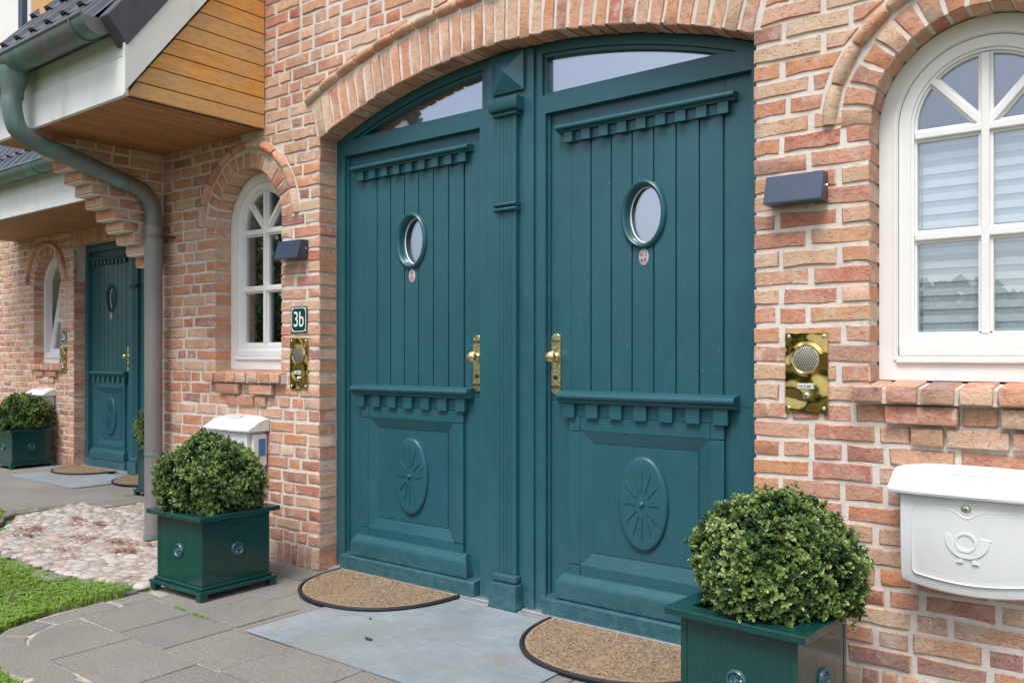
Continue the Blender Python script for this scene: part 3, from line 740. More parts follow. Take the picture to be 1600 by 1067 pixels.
def flutes(mb, x0, x1, yf, yb, z0, z1, n=4):
    pts = [(x0, yb), (x0, yf)]; w_ = (x1 - x0); m = w_ * .12; p = (w_ - 2 * m) / n
    for i in range(n):
        a = x0 + m + i * p
        for j in range(7):
            t = math.pi * j / 6; pts.append((a + p / 2 - p * .36 * math.cos(t), yf + p * .28 * math.sin(t)))
    pts += [(x1, yf), (x1, yb)]
    zt = [z0, z1]
    return mb.prism(pts, z0, z1, 'z')
def door_frame(house, x0, x1, yw, hw, flat=False):
    """frame, central pilaster and over-lights of a pair of front doors between x0 and x1"""
    yF = yw + .13; cm = (x0 + x1) / 2; L0, L1 = x0 + .066, x0 + .066 + 2 * hw; R0, R1 = x1 - .066 - 2 * hw, x1 - .066
    top = lambda x, r: DCZ + math.sqrt(r * r - (x - DCX) ** 2)
    def outline(xa, xb, zb, r, n=30): return [(xa, zb), (xb, zb)] + [(xb + (xa - xb) * i / n, top(xb + (xa - xb) * i / n, r)) for i in range(n + 1)]
    holes = [[(L0, .0202), (L1, .0202), (L1, 2.335), (L0, 2.335)], [(R0, .0202), (R1, .0202), (R1, 2.335), (R0, 2.335)]]
    if flat: out = [(x0, .001), (x1, .001), (x1, 2.405), (x0, 2.405)]
    else:
        out = outline(x0 + .001, x1 - .001, .001, DR - .002)
        rg = 3.306; xs = math.sqrt(rg * rg - (2.42 - DCZ) ** 2)
        gl = [outline(DCX - xs + .001, cm - .182, 2.42, rg), outline(cm + .182, DCX + xs - .001, 2.42, rg)]
        holes += gl
    fr = MB().prism(out, yF, yF + .07, holes=holes).build('door_frame', 'paint', house, bevel=.002)
    if not flat:
        for (a, b) in ((DCX - xs + .02, cm - .184), (cm + .184, DCX + xs - .02)):
            rg2 = 3.290; xs2 = math.sqrt(rg2 * rg2 - (2.432 - DCZ) ** 2); a2 = max(a + .012, DCX - xs2 + .001); b2 = min(b - .012, DCX + xs2 - .001)
            MB().prism(outline(a, b, 2.4215, rg - .001), yF + .014, yF + .06, holes=[outline(a2, b2, 2.432, rg2)]).build('overlight_bead', 'paint', fr, bevel=.0015)
            MB().prism(outline(a2 + .001, b2 - .001, 2.4335, rg2 - .001), yF + .040, yF + .046).build('overlight_pane', 'glass_coated', fr)
    # reveal lining of each leaf opening
    for a, b in ((L0, L1), (R0, R1)):
        MB().box(a, a + .012, yF + .020, yF + .065, .021, 2.333).build('rebate', 'paint', fr, bevel=.001); MB().box(b - .012, b, yF + .020, yF + .065, .021, 2.333).build('rebate', 'paint', fr, bevel=.001)
    z1 = 2.40 if flat else top(cm, DR) - .012
    bar('mullion_board', 'paint', fr, cm - .142, cm + .142, yF - .016, yF - .0003, .02, z1 - .002, .003)
    yP = yF - .016
    zc = 2.25 if flat else 2.345
    flutes(MB(), cm - .059, cm + .059, yP - .026, yP, .17, 1.893).build('pilaster_shaft', 'paint', fr, bevel=.001)
    flutes(MB(), cm - .059, cm + .059, yP - .026, yP, 1.938, zc).build('pilaster_shaft', 'paint', fr, bevel=.001)
    for z in (1.8935, 1.917):
        MB().prism([(yP, z), (yP - .034, z), (yP - .042, z + .004), (yP - .045, z + .010), (yP - .042, z + .016), (yP - .034, z + .020), (yP, z + .020)], cm - .068, cm + .068, 'x').build('pilaster_band', 'paint', fr, 40, .0015)
    bar('pilaster_plinth', 'paint', fr, cm - .082, cm + .082, yP - .062, yP, .004, .128, .004); bar('pilaster_plinth', 'paint', fr, cm - .071, cm + .071, yP - .044, yP, .129, .169, .010)
    MB().prism([(yP, zc), (yP - .034, zc), (yP - .045, zc + .006), (yP - .042, zc + .018), (yP, zc + .018)], cm - .072, cm + .072, 'x').build('capital', 'paint', fr, 40, .0015)
    MB().prism([(yP, zc + .019), (yP - .040, zc + .019), (yP - .058, zc + .026), (yP - .064, zc + .040), (yP - .064, zc + .082), (yP, zc + .086)], cm - .082, cm + .088, 'x').build('capital', 'paint', fr, 40, .002)
    if not flat:
        a, z0, z2 = .095, 2.462, 2.648; m = MB(); zc2 = (z0 + z2) / 2
        q = [(cm - a, z0), (cm + a, z0), (cm + a, z2), (cm - a, z2)]
        m.add([(x, yP, z) for x, z in q] + [(x, yP - .016, z) for x, z in q] + [(cm, yP - .050, zc2)],
              [(0, 1, 5, 4), (1, 2, 6, 5), (2, 3, 7, 6), (3, 0, 4, 7), (4, 5, 8), (5, 6, 8), (6, 7, 8), (7, 4, 8)]).build('diamond_block', 'paint', fr, bevel=.001)
    for a, b in ((x0 + .01, cm - .09), (cm + .09, x1 - .01)):
        MB().prism([(yF + .07, .001), (yF - .075, .001), (yF - .075, .008), (yF - .068, .012), (yF - .040, .013), (yF - .034, .018), (yF + .07, .019)], a, b, 'x').build('threshold', 'alu', fr, 30, .001)
    return L0 + hw, R0 + hw

# ------------------------------------------------------------------ eaves
PITCH = 1.335
def eave(house, xl, xr, yw, cheek=False):
    yF = yw - .865
    rf = MB().prism([(yw - .93, 2.895), (yw + .10, 2.895 + 1.03 * PITCH), (yw + .10, 2.80 + 1.03 * PITCH), (yw - .835, 2.893)], xl, xr - .045, 'x').build('roof', 'lead', house)
    MB().prism([(yF, 2.549), (yF, 2.748), (yF - .004, 2.754), (yF + .02, 2.756), (yF + .026, 2.549)], xl, xr, 'x').build('fascia_board', 'fascia', rf, bevel=.002)
    MB().prism([(yF + .012, 2.757), (yF + .012, 2.895), (yF + .034, 2.90), (yF + .034, 2.757)], xl, xr - .002, 'x').build('fascia_board', 'fascia', rf, bevel=.002)
    n = round((xr - xl) / .088); p = (xr - xl - .036) / n
    for i in range(n):
        x = xl + .01 + i * p
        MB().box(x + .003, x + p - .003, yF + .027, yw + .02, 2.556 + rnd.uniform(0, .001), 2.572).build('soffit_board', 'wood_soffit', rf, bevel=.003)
    MB().box(xl + .01, xr - .045, yF + .027, yw + .05, 2.576, 2.60).build('soffit_backing', 'dark_metal', rf)
    # tiles
    P = 9; m = MB(); Wt, Lt = .205, .34; b = 0; prof = []
    for i in range(17):
        u = i / 16 * Wt; q = (u / Wt * 1) % 1
        h = .030 * (1 if .62 < q < .9 else max(0, 1 - abs(q - .76) / .22)) ; prof.append((u, h))
    for t_ in (0, 1):
        for u, h in prof: m.v.append(Vector((u, t_ * Lt, h + .030 * (1 - t_))))
    for u, h in prof: m.v.append(Vector((u, 0, h + .012)))
    n17 = 17
    for i in range(16): m.f.append((i, i + 1, n17 + i + 1, n17 + i)); m.f.append((i, i + 1, 2 * n17 + i + 1, 2 * n17 + i))
    me = m.mesh('roof_tile', 'tile', Vector((0, 0, 0)), 35); ang = math.atan(PITCH); k = 0
    for r in range(4 if cheek else 2):
        nx = int((xr - xl - .05) / Wt)
        for c_ in range(nx):
            x = xr - .10 - (c_ + 1) * Wt; sl_ = r * .30
            if not proj((x, yw - .9, 3)) or proj((x, yw - .93, 3))[0] < -260: continue
            o = link('roof_tile', me, rf, Vector((x, yw - .965 + sl_ * math.cos(ang), 2.905 + sl_ * math.sin(ang)))); o.rotation_euler.x = ang
    if cheek:
        X = xr
        tri = lambda z: -.863 + max(0, (z - 2.575)) / 1.316     # lower edge of barge board, y at height z (relative to the wall)
        z = 2.553; hs_ = [.083] + [.0955] * 9
        for h in hs_:
            z2 = min(z + h, 3.55); a, b = tri(z) + .02, tri(z2) + .02
            if b > -.03: break
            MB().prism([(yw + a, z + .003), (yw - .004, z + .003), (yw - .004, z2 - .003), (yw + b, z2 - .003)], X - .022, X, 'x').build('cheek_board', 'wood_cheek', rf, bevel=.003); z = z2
        MB().prism([(yw - .86, 2.553), (yw, 2.553), (yw, 3.6), (yw - .05, 3.6)], X - .04, X - .024, 'x').build('cheek_backing', 'dark_metal', rf)
        y1 = .05; lo = lambda y: 2.575 + (y + .863) * 1.316; hi = lambda y: 2.80 + (y + .863) * 1.34
        MB().prism([(yw - .863, 2.552), (yw - .863, lo(-.863)), (yw + y1, lo(y1)), (yw + y1, hi(y1)), (yw - .80, hi(-.80)), (yw - .872, 2.86), (yw - .872, 2.552)], X + .001, X + .024, 'x').build('barge_board', 'fascia', rf, bevel=.002)
        MB().prism([(yw - .862, hi(-.862)), (yw + y1, hi(y1)), (yw + y1, hi(y1) + .24), (yw - .965, 2.93)], X - .07, X + .030, 'x').build('verge_flashing', 'lead', rf, bevel=.006)
    return rf

def gutter(label, xl, xr, yw, pipe):
    yc, zc, r = yw - .972, 2.925, .083
    g = thing('rain_gutter', label, 'gutter', ((xl + xr) / 2, yc, zc - r))
    m = MB(); n = 16
    for x in (xl, xr):
        for rr_ in (r, r - .003):
            for i in range(n + 1): a = math.pi + math.pi * i / n; m.v.append(Vector((x, yc + rr_ * math.cos(a), zc + rr_ * math.sin(a))))
    K = n + 1
    for i in range(n):
        m.f.append((i, i + 1, 2 * K + i + 1, 2 * K + i)); m.f.append((K + i, K + i + 1, 3 * K + i + 1, 3 * K + i))
    m.build('trough', 'patina', g, 40)
    MB().tube([(xl, yc - r, zc + .004), (xr, yc - r, zc + .004)], .010, 10).build('front_bead', 'patina', g, 50)
    if pipe:
        MB().prism([(yc + r * math.cos(math.pi + math.pi * i / 20), zc + r * math.sin(math.pi + math.pi * i / 20)) for i in range(21)], xr - .004, xr + .002, 'x').build('end_cap', 'patina', g, bevel=.001)
    x = xr - .13
    while x > xl:
        pts = [(x, yc + (r + .004) * math.cos(math.pi + math.pi * i / 14), zc + (r + .004) * math.sin(math.pi + math.pi * i / 14)) for i in range(15)]
        MB().tube(pts, .006, 8).build('bracket', 'patina', g, 50); x -= 1.02 if pipe else 1.1
    if pipe:
        ox = -5.345
        MB().lathe([(.085, .01), (.080, -.05), (.060, -.11), (.057, -.16)], (ox, yc, zc - r + .02), 'z', 24).build('outlet', 'patina', g, 50)
        pth = smooth_path([(ox, yc, 2.74), (ox, yc - .004, 2.65), (ox, -.945, 2.53), (ox, -.86, 2.478), (ox, -.79, 2.456), (ox, -.566, 2.399), (ox, -.36, 2.338), (ox, -.23, 2.30), (ox, -.15, 2.25), (ox, -.112, 2.17), (ox, -.105, 2.05)], 6)
        MB().tube(pth, .054, 22, False).build('swan_neck', 'patina', g, 60)
        MB().tube([(ox, -.105, 2.06), (ox, -.105, .0)], .056, 22).build('downpipe', 'patina_grey', g, 60)
        MB().tube([(ox, -.105, .002), (ox, -.105, .03)], .064, 22).build('pipe_collar', 'patina', g, 60)
        for z in (1.98, .55):
            MB().tube([(ox, -.105, z), (ox, -.105, z + .022)], .060, 22).build('pipe_clamp', 'patina', g, 60); MB().tube([(ox + .05, -.09, z + .01), (ox + .10, .03, z + .012)], .006, 8).build('clamp_pin', 'dark_metal', g, 60)
        MB().tube([Vector(pth[-17]) , Vector(pth[-15])], .0575, 22).build('pipe_joint', 'patina', g, 60)
    return g

# ================================================================== THE PLACE
# ---- ground, lawn, paving
gr = MB().box(-120, 120, -120, 90, -.30, -.035).build('ground', 'meadow'); tag(gr, kind='structure')

def slab_field(name, rows, base_poly, z=.0):
    base = MB().prism(base_poly, -.05, -.0065, 'z').build(name, 'joint_sand'); tag(base, kind='structure')
    for y0, y1, xs in rows:
        for a, b in zip(xs, xs[1:]):
            j = lambda: rnd.uniform(-.003, .003); g = .004
            p = [(a + g + j(), y0 + g + j()), (b - g + j(), y0 + g + j()), (b - g + j(), y1 - g + j()), (a + g + j(), y1 - g + j())]
            o = MB().prism(p, -.03, rnd.uniform(-.0015, .002), 'z').build('paving_slab', 'slab', base, bevel=.003)
    return base
def row(x0, x1, first, rr, lo=.36, hi=.62):
    xs = [x0] + [v for v in first if x0 < v < x1]
    while xs[-1] < x1 - hi: xs.append(xs[-1] + rr.uniform(lo, hi))
    return xs + [x1]
rr = random.Random(3)
rows = [(-.18, .12, row(-4.24, .95, [-4.0, -3.72, -3.36], rr)), (-.525, -.18, row(-4.24, .95, [-3.86, -3.54, -3.24], rr)), (-.87, -.525, row(-4.03, .95, [-3.66, -3.30], rr)),
        (-1.215, -.87, row(-3.99, .95, [-3.645, -3.30, -2.90], rr)), (-1.56, -1.215, row(-3.78, .95, [-3.53, -3.03], rr))]
cs = lambda i: (-3.67 - .33 * math.cos(R_(90 * i / 6)), -1.235 - .325 * math.sin(R_(90 * i / 6)))
corner = [cs(i) for i in range(7)]
base = slab_field('pavement', [r for r in rows[:3]] + [(rows[3][0], rows[3][1], rows[3][2][1:]), (rows[4][0], rows[4][1], rows[4][2][1:])],
                  [(1.0, .20), (-4.26, .20), (-4.26, -.70), (-4.17, -.78), (-4.17, -1.25), (-4.10, -1.48), (-3.95, -1.66), (-3.72, -1.73), (1.0, -1.73)])
# rounded corner slabs
o = MB().prism([(-3.649, -.874), (-4.026, -.874), (-4.002, -1.211), (-3.649, -1.211)], -.03, .001, 'z').build('paving_slab', 'slab', base, bevel=.003)
o = MB().prism([(-3.534, -1.219)] + [(p[0] + .004, p[1] + .004) for p in corner] + [(-3.534, -1.557)], -.03, .0, 'z').build('paving_slab', 'slab', base, bevel=.003)
# border stones round the paving
bp = [(-4.035, -.80), (-4.035, -1.0)] + [(p[0] - .012, p[1] - .012) for p in corner[0:5]] ; NB = len(bp) - 1; bp += [(x, -1.572) for x in (-3.25, -3.1, -2.9, -2.5, -2.1, -1.7, -1.3, -.9, -.4, .1, .6, 1.0)]
def norm2(i):
    a = Vector(bp[max(i - 1, 0)]); b = Vector(bp[min(i + 1, len(bp) - 1)]); d = (b - a).normalized(); return Vector((d.y, -d.x))
i = 0
while i < len(bp) - 1:
    if i == NB: i += 1
    j = min(i + 2, len(bp) - 1) if 1 <= i < 8 else i + 1
    ins = [Vector(bp[q]) for q in range(i, j + 1)]; outs = [Vector(bp[q]) + norm2(q) * (.135 + rnd.uniform(-.02, .02)) for q in range(i, j + 1)]
    mid = sum((p for p in ins + outs), Vector((0, 0))) / len(ins + outs)
    if norm2(i).dot(Vector((-3, -1)) - mid) > 0: outs = [Vector(bp[q]) - norm2(q) * (.135 + rnd.uniform(-.02, .02)) for q in range(i, j + 1)]
    pts = [p + (mid - p) * .05 for p in ins + outs[::-1]]
    MB().prism([(p.x, p.y) for p in pts], -.04, -.002 + rnd.uniform(-.004, .004), 'z').build('border_stone', 'slab', base, bevel=.010, seg=3); i = j
def on_z(px, py):
    s_, c_ = math.sin(TH), math.cos(TH); a = px - 800; d = (-s_ * FPX + c_ * a, c_ * FPX + s_ * a, HOR - py); q_ = -CAM.z / d[2]
    return d[0] * q_, CAM.y + d[1] * q_
for pl in ([(-60, 1000), (-8, 992), (40, 996), (44, 1012), (-55, 1026)], [(-70, 1032), (42, 1017), (88, 1042), (40, 1058), (-10, 1042), (-75, 1050)], [(46, 1062), (95, 1046), (135, 1068), (160, 1085), (60, 1090)]):
    MB().prism([on_z(*p) for p in pl], -.04, -.001, 'z').build('border_stone', 'slab', base, bevel=.010, seg=3)
# pavement of the neighbour
rr = random.Random(9); rows3 = []
y = -.45
while y < 1.35:
    xl = -11.6; xr = -7.12 if y < .2 else (-6.75 if y < .55 else -5.70)
    rows3.append((y, min(y + .36, 1.42), row(xl, xr, [], rr, .45, .7))); y += .36
slab_field('neighbour_pavement', rows3, [(-11.7, -.5), (-7.1, -.5), (-7.1, .25), (-6.7, .6), (-5.66, .7), (-5.66, 1.5), (-11.7, 1.5)])

# cobbles
CP_ = [(-4.27, .02), (-4.27, -.70), (-4.6, -.80), (-5.0, -.86), (-5.7, -.87), (-6.2, -.74), (-6.95, -.28), (-7.14, .25), (-6.7, .62), (-5.68, .72), (-5.68, .02)]
def inside(p, poly):
    c = False
    for i in range(len(poly)):
        a, b = poly[i], poly[i - 1]
        if (a[1] > p[1]) != (b[1] > p[1]) and p[0] < (b[0] - a[0]) * (p[1] - a[1]) / (b[1] - a[1]) + a[0]: c = not c
    return c
cb = MB().prism(CP_, -.06, -.010, 'z').build('cobble_strip', 'earth_joint'); tag(cb, kind='structure')
variants = []
for k in range(10):
    import bmesh
    bm = bmesh.new(); bmesh.ops.create_icosphere(bm, subdivisions=2, radius=1); r2 = random.Random(k); ph = [r2.uniform(0, 6) for _ in range(6)]
    for v in bm.verts:
        d = v.co.copy(); q = 1 + .10 * math.sin(2.1 * d.x + ph[0]) + .09 * math.sin(2.7 * d.y + ph[1]) + .05 * math.sin(5 * d.x + 4 * d.y + ph[2])
        v.co = Vector((d.x * q, d.y * q, d.z * (.9 + .08 * math.sin(3 * d.x + ph[3]))))
    me = bpy.data.meshes.new('cobblestone'); bm.to_mesh(me); bm.free(); me.materials.append(M['cobble']); me.polygons.foreach_set('use_smooth', [True] * len(me.polygons)); variants.append(me)
pts = []; rr = random.Random(5)
for _ in range(9000):
    p = (rr.uniform(-7.2, -4.25), rr.uniform(-.9, .75))
    if not inside(p, CP_): continue
    r = rr.choice((.028, .033, .038, .044, .052))
    if all((p[0] - q[0]) ** 2 + (p[1] - q[1]) ** 2 > ((r + q[2]) * .70) ** 2 for q in pts): pts.append((*p, r))
pts.sort(key=lambda q: -(q[2] / math.hypot(q[0], q[1] + 3.1)))
for x, y, r in pts[:300]:
    o = link('cobblestone', rr.choice(variants), cb, Vector((x, y, -.020))); o.scale = (r * 1.24, r * rr.uniform(.75, 1.08), r * rr.uniform(.40, .58)); o.rotation_euler.z = rr.uniform(0, 6.3); o.rotation_euler.x = rr.uniform(-.12, .12)
if pts[300:]:
    m = MB(); src = variants[0]
    for x, y, r in pts[300:]:
        b = len(m.v); a = rr.uniform(0, 6.3)
        for v in src.vertices:
            q = v.co; m.v.append(Vector((x + r * (q.x * math.cos(a) - q.y * math.sin(a)), y + r * (q.x * math.sin(a) + q.y * math.cos(a)), -.022 + q.z * r * .6)))
        m.f += [tuple(b + i for i in p.vertices) for p in src.polygons]
    tag(m.build('cobbles', 'cobble', cb, 60), kind='stuff')
V, F, T = [], [], []; q = np.random.default_rng(12)
for cx_, cy_, sp, n_ in [(q.uniform(-6.5, -5.0), q.uniform(-.7, -.05), q.uniform(.025, .05), 45) for _ in range(26)]:
    for _ in range(n_):
        x, y = q.normal(cx_, sp), q.normal(cy_, sp * .6)
        if not inside((x, y), CP_): continue
        a = q.uniform(0, 6.28); s_ = q.uniform(.006, .013); z = q.uniform(-.006, .018); b0 = len(V); c_, d_ = math.cos(a) * s_, math.sin(a) * s_
        V.extend([(x - c_, y - d_, z), (x + d_ * .5, y - c_ * .5, z + .003), (x + c_, y + d_, z + q.uniform(0, .006)), (x - d_ * .5, y + c_ * .5, z + .003)]); F.append((b0, b0 + 1, b0 + 2, b0 + 3)); T.append(q.random())
mk_leaf('litter', [(0, (.16, .045, .025)), (.6, (.30, .10, .05)), (1, (.42, .22, .11))], .8, .1)
lt = leaf_object('leaf_litter', V, F, T, 'litter'); tag(lt, 'reddish brown dry moss and leaf litter between the cobbles', 'leaf litter', kind='stuff')
# flat edging stones between cobbles and lawn
ep = [(-4.22, -.80), (-4.48, -.84), (-4.75, -.90), (-5.05, -.945), (-5.4, -.965), (-5.75, -.955), (-6.05, -.89), (-6.3, -.76), (-6.6, -.58), (-6.9, -.38), (-7.1, -.24)]
for a, b in zip(ep, ep[1:]):
    a, b = Vector(a), Vector(b); d = (b - a); n_ = Vector((-d.y, d.x)).normalized(); g = d.normalized() * .012
    q = [a + g, b - g, b - g + n_ * rnd.uniform(-.09, -.06), a + g + n_ * rnd.uniform(-.09, -.06)]
    q = [a + g, (a + b) / 2 - n_ * .006, b - g, b - g - n_ * rnd.uniform(.07, .10), (a + b) / 2 - n_ * rnd.uniform(.09, .11), a + g - n_ * rnd.uniform(.07, .10)]
    q = [p + n_ * .10 for p in q]
    MB().prism([(p.x, p.y) for p in q], -.05, .004 + rnd.uniform(-.006, .006), 'z').build('edging_stone', 'slab', cb, bevel=.012, seg=3)

# lawn
LP = [(-4.19, -.92), (-4.19, -1.25), (-4.10, -1.50), (-3.95, -1.69), (-3.72, -1.75), (1.2, -1.75), (1.2, -6.0), (-14, -6.0), (-14, -.5), (-7.2, -.3), (-6.9, -.42), (-6.3, -.80), (-6.05, -.93), (-5.4, -.99), (-4.9, -.96), (-4.5, -.88), (-4.25, -.84)]
lw = MB().prism(LP, -.04, -.012, 'z').build('lawn', 'soil'); tag(lw, kind='structure')
rg = np.random.default_rng(4); V = []; F = []; T = []
def blades(n, x0, x1, y0, y1, edge=0):
    k = 0
    while k < n:
        x, y = rg.uniform(x0, x1), rg.uniform(y0, y1)
        if not inside((x, y), LP): continue
        p = proj((x, y, 0))
        k += 1
        if not p or p[0] < -120 or p[1] > 1180: continue
        a = rg.uniform(0, 6.28); h = rg.uniform(.018, .048) * (1 + .35 * math.sin(x * 5 + y * 3)); wd = rg.uniform(.0016, .0032); le = rg.uniform(.1, .8) * h
        dx, dy = math.cos(a), math.sin(a); b = len(V)
        V.extend([(x - dy * wd, y + dx * wd, -.014), (x + dy * wd, y - dx * wd, -.014), (x + dx * le * .4 + dy * wd * .8, y + dy * le * .4 - dx * wd * .8, h * .6 - .012), (x + dx * le * .4 - dy * wd * .8, y + dy * le * .4 + dx * wd * .8, h * .6 - .012), (x + dx * le, y + dy * le, h - .012)])
        F.append((b, b + 1, b + 2, b + 3)); F.append((b + 3, b + 2, b + 4)); t_ = 1.0 if rg.random() < .05 else min(.92, max(0, rg.normal(.52, .22))); T.extend([t_, t_])
        if rg.random() < .16:                              # clover leaf
            c0 = h * .8 - .012; r = rg.uniform(.006, .010); b = len(V)
            for q in range(3):
                a2 = a + q * 2.09; cx_, cy_ = x + math.cos(a2) * r, y + math.sin(a2) * r
                V.extend([(x, y, c0), (cx_ - math.sin(a2) * r * .8, cy_ + math.cos(a2) * r * .8, c0 + .003), (cx_ + math.cos(a2) * r, cy_ + math.sin(a2) * r, c0 + .001), (cx_ + math.sin(a2) * r * .8, cy_ - math.cos(a2) * r * .8, c0 + .003)])
                F.append((b, b + 1, b + 2, b + 3)); T.append(rg.uniform(.3, .8)); b += 4
blades(46000, -7.4, -3.3, -2.4, -.3); blades(5000, -4.35, -3.3, -2.0, -1.3); blades(2500, -3.4, 1, -2.1, -1.75)
for (x, y) in ((-3.79, -.86), (-3.74, -.868), (-3.62, -.872), (-3.585, -.873), (-3.54, -.87)):   # tufts in the paving joints
    for _ in range(60):
        a = rg.uniform(0, 6.28); h = rg.uniform(.006, .018); px, py = x + rg.normal(0, .02), y + rg.normal(0, .004); b = len(V)
        V.extend([(px - .002, py, 0), (px + .002, py, 0), (px + math.cos(a) * .01, py + math.sin(a) * .01, h)]); F.append((b, b + 1, b + 2)); T.append(rg.uniform(.5, 1))
g = leaf_object('grass', V, F, T, 'grass'); tag(g, 'short green lawn grass with clover beside the paving', 'grass', kind='stuff')

# ---- house 3b and its neighbour on the right, one front
HO = Vector((DCX, 0, 0))
house = thing('brick_house', 'brick house front with the big arched double doorway', 'house', HO)
WL, WR = -4.466, -.508
def core_door(ex): return [(DCX - DHW - ex, 0)] + [(DCX - DHW - ex, 2.41)] + [(x, DCZ + math.sqrt((DR + ex) ** 2 - (x - DCX) ** 2)) for x in [DCX - DHW - ex + (2 * DHW + 2 * ex) * i / 40 for i in range(41)]] + [(DCX + DHW + ex, 2.41), (DCX + DHW + ex, 0)]
wall = MB().prism([(-5.645, -.02)] + core_door(.008) + [(1.6, -.02), (1.6, 4.3), (-5.645, 4.3)], .0050, .30, holes=[arch_outline(c, WIN_R + .006, 1.10) for c in (WL, WR)]).build('wall', 'mortar', house)
ops = [Opening(DCX, door_half, True), Opening(WL, window_half, True), Opening(WR, window_half, True)]
lay_wall(wall, -5.405, 1.0, 3.62, ops, 0, 11, skip=lambda x, z: (x < -4.30 and z > 2.60) or (x > -1.0 and z > 3.1) or (x > .3 and z > 2.9))
a_s = math.asin(DHW / DR)
arch_ring(wall, DCX, DCZ, DR, DR + .21, math.pi / 2 + a_s, math.pi / 2 - a_s, 38, 0, .118, lean=.66)
hood_ring(wall, DCX, DCZ, DR + .222, DR + .277, math.pi / 2 + ASK + .002, math.pi / 2 - ASK - .002, 0, .15)
for c in (WL, WR): window_bricks(wall, c, 0)
# stepped corbel under the eave at the left end
rr = random.Random(21)
for k in range(1, 12):
    i = 23 + k; z = C0 + CP * i; yf = -.0685 * min(k, 10.6)
    MB().box(-5.639, -5.416, yf + .006, .004, z - .036, z + .034).build('corbel_core', 'mortar', wall)
    y1 = min(yf + rr.choice((.098, .098, .15)), -.002)
    cbrick(wall, 'corbel_brick', -5.645, -5.41, yf, y1, z - BH, z + BH)
    if y1 + .017 < -.03:
        for p, q in fill(y1 + .017, -.008, rr): cbrick(wall, 'corbel_brick', -5.51, -5.41 + rr.uniform(-.002, .002), p, q, z - BH, z + BH)
shell = MB()
shell.add([(-5.64, .3, 0), (1.55, .3, 0), (1.55, 5, 0), (-5.64, 5, 0), (-5.64, .3, 4.2), (1.55, .3, 4.2), (1.55, 5, 4.2), (-5.64, 5, 4.2)], [(0, 1, 2, 3), (4, 5, 6, 7), (1, 2, 6, 5), (2, 3, 7, 6), (3, 0, 4, 7)])
shell.build('interior', 'room', house)
lx, rx = door_frame(house, DCX - DHW - .004, DCX + DHW + .004, 0, .5)
door(house, lx, .5, .165, 1, ('N', '3')); door(house, rx, .5, .165, -1, ('N 2', '6 0'))
window(house, WL, 0); window(house, WR, 0, blind=True)
rf = eave(house, -5.98, -4.281, 0, True)
# white dormer rising from the roof, top left
px, pz = on_y(18, 60, -.62)
MB().box(-7.2, on_y(38, 40, -.62)[0], -.62, -.4, 3.05, 4.6).build('dormer_wall', 'render_white', rf)
xq = on_y(38, 40, -.62)[0]
bar('dormer_post', 'anthracite', rf, xq + .002, xq + .065, -.66, -.5, on_y(38, 44, -.64)[1], 4.6); bar('dormer_post', 'white', rf, xq + .068, xq + .115, -.63, -.5, 3.05, 4.6)
for k in range(3): bar('dormer_board', 'wood_cheek', rf, xq + .118 + .098 * k, xq + .214 + .098 * k, -.615, -.55, 3.05, 4.6, .003)

# ---- neighbouring house 3a, set back
NX0, NY, NHW = -9.483, 1.30, .43; NX1 = NX0 + .132 + 4 * NHW + .38
nb = thing('brick_house', 'set back brick house with the 3a sign, left of the downpipe', 'house', ((NX0 + NX1) / 2, NY, 0))
ncx = (NX0 + NX1) / 2; nhw = (NX1 - NX0) / 2; NW = -10.13
def n_half(z): return nhw if z < 2.41 else (nhw + .07 if z < 2.64 else 0)
nwall = MB().prism([(-12.6, -.02), (NX0 - .008, -.02), (NX0 - .008, 2.415), (NX1 + .008, 2.415), (NX1 + .008, -.02), (-5.66, -.02), (-5.66, 2.75), (-12.6, 2.75)], NY + .0050, NY + .3, holes=[arch_outline(NW, WIN_R + .006, 1.10)]).build('wall', 'mortar', nb)
lay_wall(nwall, -12.2, -5.67, 2.62, [Opening(ncx, n_half, True), Opening(NW, window_half, True)], NY, 31, skip=lambda x, z: x < -11.9 or x > -6.2)
n = 36
for k in range(n):
    p = (2 * nhw + .14) / n; x = NX0 - .07 + k * p; mb = MB(); poly_brick(mb, [(x + .005, 2.412), (x + p - .005, 2.412), (x + p - .005, 2.62), (x + .005, 2.62)], NY, NY + .118); mb.build('lintel_brick', 'brick', nwall, 40)
window_bricks(nwall, NW, NY)
MB().add([(-12.5, NY + .3, 0), (-5.67, NY + .3, 0), (-5.67, 6, 0), (-12.5, 6, 0), (-12.5, NY + .3, 2.7), (-5.67, NY + .3, 2.7), (-5.67, 6, 2.7), (-12.5, 6, 2.7)], [(0, 1, 2, 3), (4, 5, 6, 7), (1, 2, 6, 5), (2, 3, 7, 6), (3, 0, 4, 7)]).build('interior', 'room', nb)
lx2, rx2 = door_frame(nb, NX0 - .004, NX1 + .004, NY, NHW, True)
door(nb, lx2, NHW, NY + .165, 1, ('N', '1')); door(nb, rx2, NHW, NY + .165, -1)
window(nb, NW, NY, tilt=.15)
eave(nb, -10.9, -5.66, NY)

gutter('weathered copper gutter with swan neck and downpipe beside the near planter', -5.98, -4.335, 0, True)
gutter('short green gutter behind the stepped brick corbel', -10.9, -5.70, NY, False)

